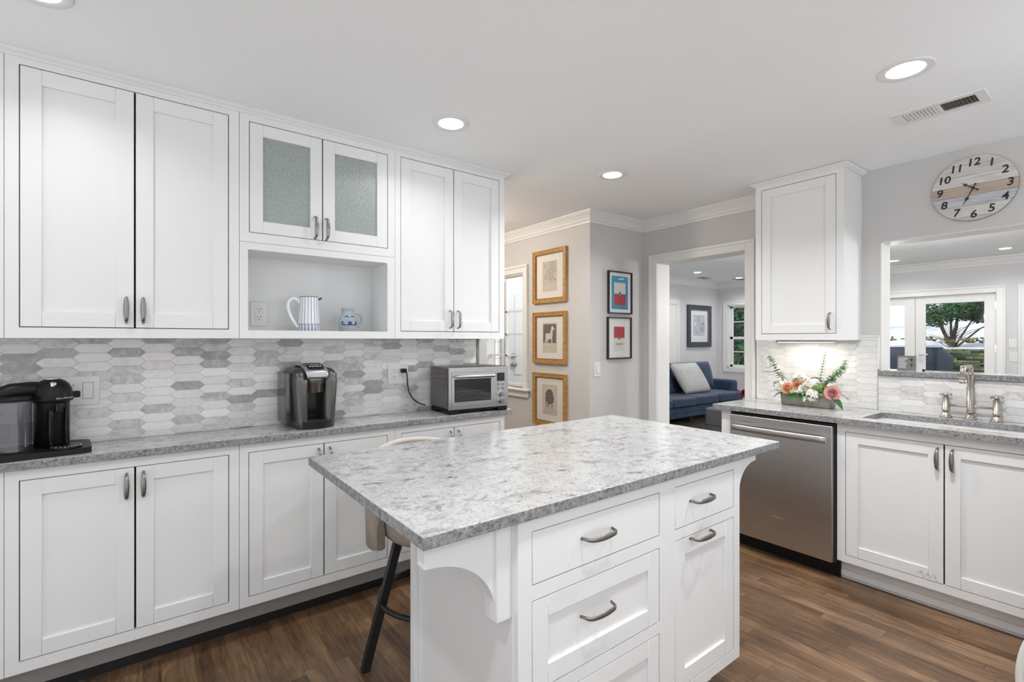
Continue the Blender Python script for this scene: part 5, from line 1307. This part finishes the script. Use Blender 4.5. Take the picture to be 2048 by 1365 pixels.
MB().box(-.004, .86, -.954, .004, .205, .211, 'sofa_seam').build('piping', ot)
for x, y in ((.07, -.07), (.07, -.88), (.78, -.07), (.78, -.88)): MB().tube([(x, y, 0), (x, y, .1)], [.014, .022], 'dark_wood', 10).build('leg', ot)
pn = thing('poinsettia', 'red poinsettia on the floor beyond the right end of the blue sofa', 'plant', (8.86, 4.62, 0))
MB().lathe([(.07, 0), (.09, .16), (.095, .18), (.08, .18)], (0, 0, 0), 'dark_wood', 20).build('pot', pn)
b = MB()
for k in range(40):
    a = rf.random()*2*PI; el = rf.uniform(.1, 1.2); leaf(b, (0, 0, .30), (math.cos(a)*math.cos(el), math.sin(a)*math.cos(el), math.sin(el)), (0, 0, 1), rf.uniform(.12, .2), .07, 'poinsettia_red')
b.build('bracts', pn, recalc=False)
MB().tube([(0, 0, .17), (0, 0, .31)], .012, 'bark', 8).build('stem', pn)

# ------------------------------------------------------------------ refrigerator sliver at the right edge
fr = thing('refrigerator', 'pale refrigerator with bowed handles, barely in view at the right edge', 'refrigerator', (2.155, .145, 0))
MB().box(0, .78, -.70, 0, .03, 1.78, 'fridge_white', .012).build('body', fr)
MB().box(.002, .778, .0, .045, .47, 1.775, 'fridge_white', .01).build('door', fr)
MB().box(.002, .778, .0, .045, .05, .455, 'fridge_white', .01).build('freezer_door', fr)
MB().box(.03, .75, -.66, -.05, 0, .031, 'black_metal').build('plinth', fr)
pts = [(.045, .046, .70)]+[(.045, .046+.041*math.sin(PI*i/16)**.6, .70+.95*i/16) for i in range(1, 16)]+[(.045, .046, 1.65)]
MB().tube(pts, .011, 'lip_white', 12, up=(1, 0, 0)).build('handle', fr)
pts = [(.045, .046, .435)]+[(.045, .046+.064*math.sin(PI*i/20)**.5, .435-.36*i/20) for i in range(1, 20)]+[(.045, .046, .075)]
MB().tube(pts, .011, 'lip_white', 12, up=(1, 0, 0)).build('handle', fr)

# ------------------------------------------------------------------ garden
b = MB(); n = 24
def gz(x, y): return (-.10 if x < 13.6 else -.10+min(1, (x-13.6)/.6)*1.15+max(0, x-14.2)*.22)+.05*math.sin(x*1.3+y*.9)
vs = []; nx, ny = 44, 40
for i in range(nx+1):
    for j in range(ny+1): x = 9.56+30*(i/nx)**1.5; y = -16+48*j/ny; vs.append((x, y, gz(x, y)))
b.add(vs, [(i*(ny+1)+j, (i+1)*(ny+1)+j, (i+1)*(ny+1)+j+1, i*(ny+1)+j+1) for i in range(nx) for j in range(ny)], 'snow', True)
o = b.build('snow_ground', recalc=False); o['kind'] = 'structure'
b = MB(); vs = [(-.5, 4.73, -.1), (9.5, 5.6, -.1), (14, 30, .5), (-8, 30, .5)]; b.add(vs, [(0, 1, 2, 3)], 'snow'); o = b.build('snow_ground', recalc=False); o['kind'] = 'structure'
b = MB(); rw = random.Random(9)
for lay in range(32):
    z = -.1+lay*.0385; y = -3.0+rw.random()*.3
    while y < 6.5:
        l = rw.uniform(.12, .45); xx = 13.35+rw.uniform(0, .12)
        b.box(xx, 13.8, y, y+l-.012, z, z+.033, rw.choice(['stone_moss', 'stone_gray', 'stone_gray', 'stone_dark', 'stone_moss'])); y += l
o = b.build('stone_wall'); tag(o, 'low mossy dry-stone garden wall beyond the french doors', 'garden wall')
def foliage(b, c, R_, n, mat, s_=.07, rnd=random.Random(1), zs=.75):
    for _ in range(n):
        d = Vector((rnd.gauss(0, 1), rnd.gauss(0, 1), rnd.gauss(0, 1))).normalized(); r_ = R_*rnd.random()**.5
        p = Vector(c)+Vector((d.x*r_, d.y*r_, d.z*r_*zs)); q = Vector((rnd.gauss(0, 1), rnd.gauss(0, 1), rnd.gauss(0, .6))).normalized(); t_ = q.orthogonal().normalized(); k = s_*rnd.uniform(.5, 1.4)
        b.add([tuple(p-q*k), tuple(p+t_*k*.5), tuple(p+q*k), tuple(p-t_*k*.5)], [(0, 1, 2, 3)], mat)
def tree(loc, lab, blobs, trunk, mats, grp='evergreens in the garden', s_=.07):
    t = thing('evergreen_tree', lab, 'tree', loc, 0, grp); rnd = random.Random(int(loc[1]*100)+3)
    b = MB(); b.tube(trunk, [.075, .055, .03, .015][:len(trunk)], 'bark', 9)
    for c, R_, n in blobs: b.tube([tuple(Vector(trunk[1])*.5+Vector(trunk[0])*.5), (c[0]*.6, c[1]*.6, c[2]*.75), c], [.028, .016, .006], 'bark', 6)
    for k in range(26):
        p = Vector(trunk[1])*rnd.uniform(.3, 1.6); q = p+Vector((rnd.uniform(-.4, .4), rnd.uniform(-.6, .6), rnd.uniform(.1, .6))); b.tube([tuple(p), tuple((p+q)/2+Vector((0, 0, .04))), tuple(q)], [.010, .006, .003], 'bark', 5)
    b.build('trunk', t)
    b = MB()
    for c, R_, n in blobs:
        for m_ in mats: foliage(b, c, R_, n//len(mats), m_, s_, rnd)
    b.build('foliage', t, recalc=False)
tree((14.6, 2.75, 1.0), 'spreading evergreen above the stone wall, seen through the right french door', [((0, -.15, 1.05), .42, 2600), ((-.1, .28, .85), .33, 1300), ((.1, -.48, .95), .36, 2400), ((.1, .1, 1.6), .5, 1600), ((0, .5, 1.15), .25, 300), ((0, -.75, .75), .25, 500)], [(0, 0, -.1), (.0, .03, .25), (.05, -.05, .6), (.05, -.1, 1.2)], ['needles', 'needles', 'needles', 'needles_blue'], s_=.035)
tree((16.5, 5.4, 1.3), 'small thin-leaved evergreen seen through the left french door', [((0, -.6, 1.3), .5, 160), ((0, .5, 1.0), .5, 130)], [(0, 0, -.1), (0, 0, .6), (0, 0, 1.2), (0, .1, 1.6)], ['needles_blue', 'needles_dry'])
for k, (x, y) in enumerate(((12.3, 6.6), (14.7, 8.2), (17.6, 9.6))):
    tree((x, y, -.1 if x < 13.6 else .8), ['dark evergreen filling the sash window behind the sofa', 'tall evergreen standing behind the sash window trees', 'evergreen right of the sash window trees'][k], [((0, 0, .9), .85, 1100), ((.05, .1, 2.0), .85, 1100), ((0, 0, 3.0), .7, 700)], [(0, 0, 0), (0, 0, 1.2), (0, 0, 2.4), (0, 0, 3.4)], ['needles', 'needles_blue'], s_=.09)
b = MB()
for k in range(26): foliage(b, (13.62+rw.random()*.2, -2.6+k*.33, 1.26+rw.uniform(0, .06)), .16, 40, rw.choice(['needles_dry', 'bark', 'needles_blue', 'needles_dry']), .05, rw, .45)
o = b.build('ivy', recalc=False); o['kind'] = 'stuff'; o['label'] = 'brown and green ivy on top of the garden wall'; o['category'] = 'ivy'
gr = thing('grill', 'covered barbecue grill with snow on its cover behind the french doors', 'grill', (11.6, 2.78, -.08))
b = MB(); rings = []
for z, a_, b_ in ((.05, .28, .52), (.5, .30, .55), (.80, .33, .54), (.95, .37, .60), (1.10, .37, .58), (1.24, .30, .46), (1.32, .24, .36), (1.37, .15, .25), (1.385, .05, .1)): rings.append(rr(0, 0, a_, b_, z, 28, 3))
b.ring(rings, 'grill_cover'); b.build('cover', gr)
b = MB(); b.ring([rr(0, 0, .30, .47, 1.26, 28, 3), rr(0, 0, .27, .41, 1.315, 28, 3), rr(0, 0, .2, .32, 1.375, 28, 3), rr(0, 0, .05, .1, 1.41, 28, 3)], 'snow'); b.build('snow_cap', gr)
b = MB()
for x in (-.22, .22):
    for y in (-.42, .42): b.tube([(x, y, 0), (x, y, .1)], .03, 'black_metal', 8)
b.build('wheels', gr)
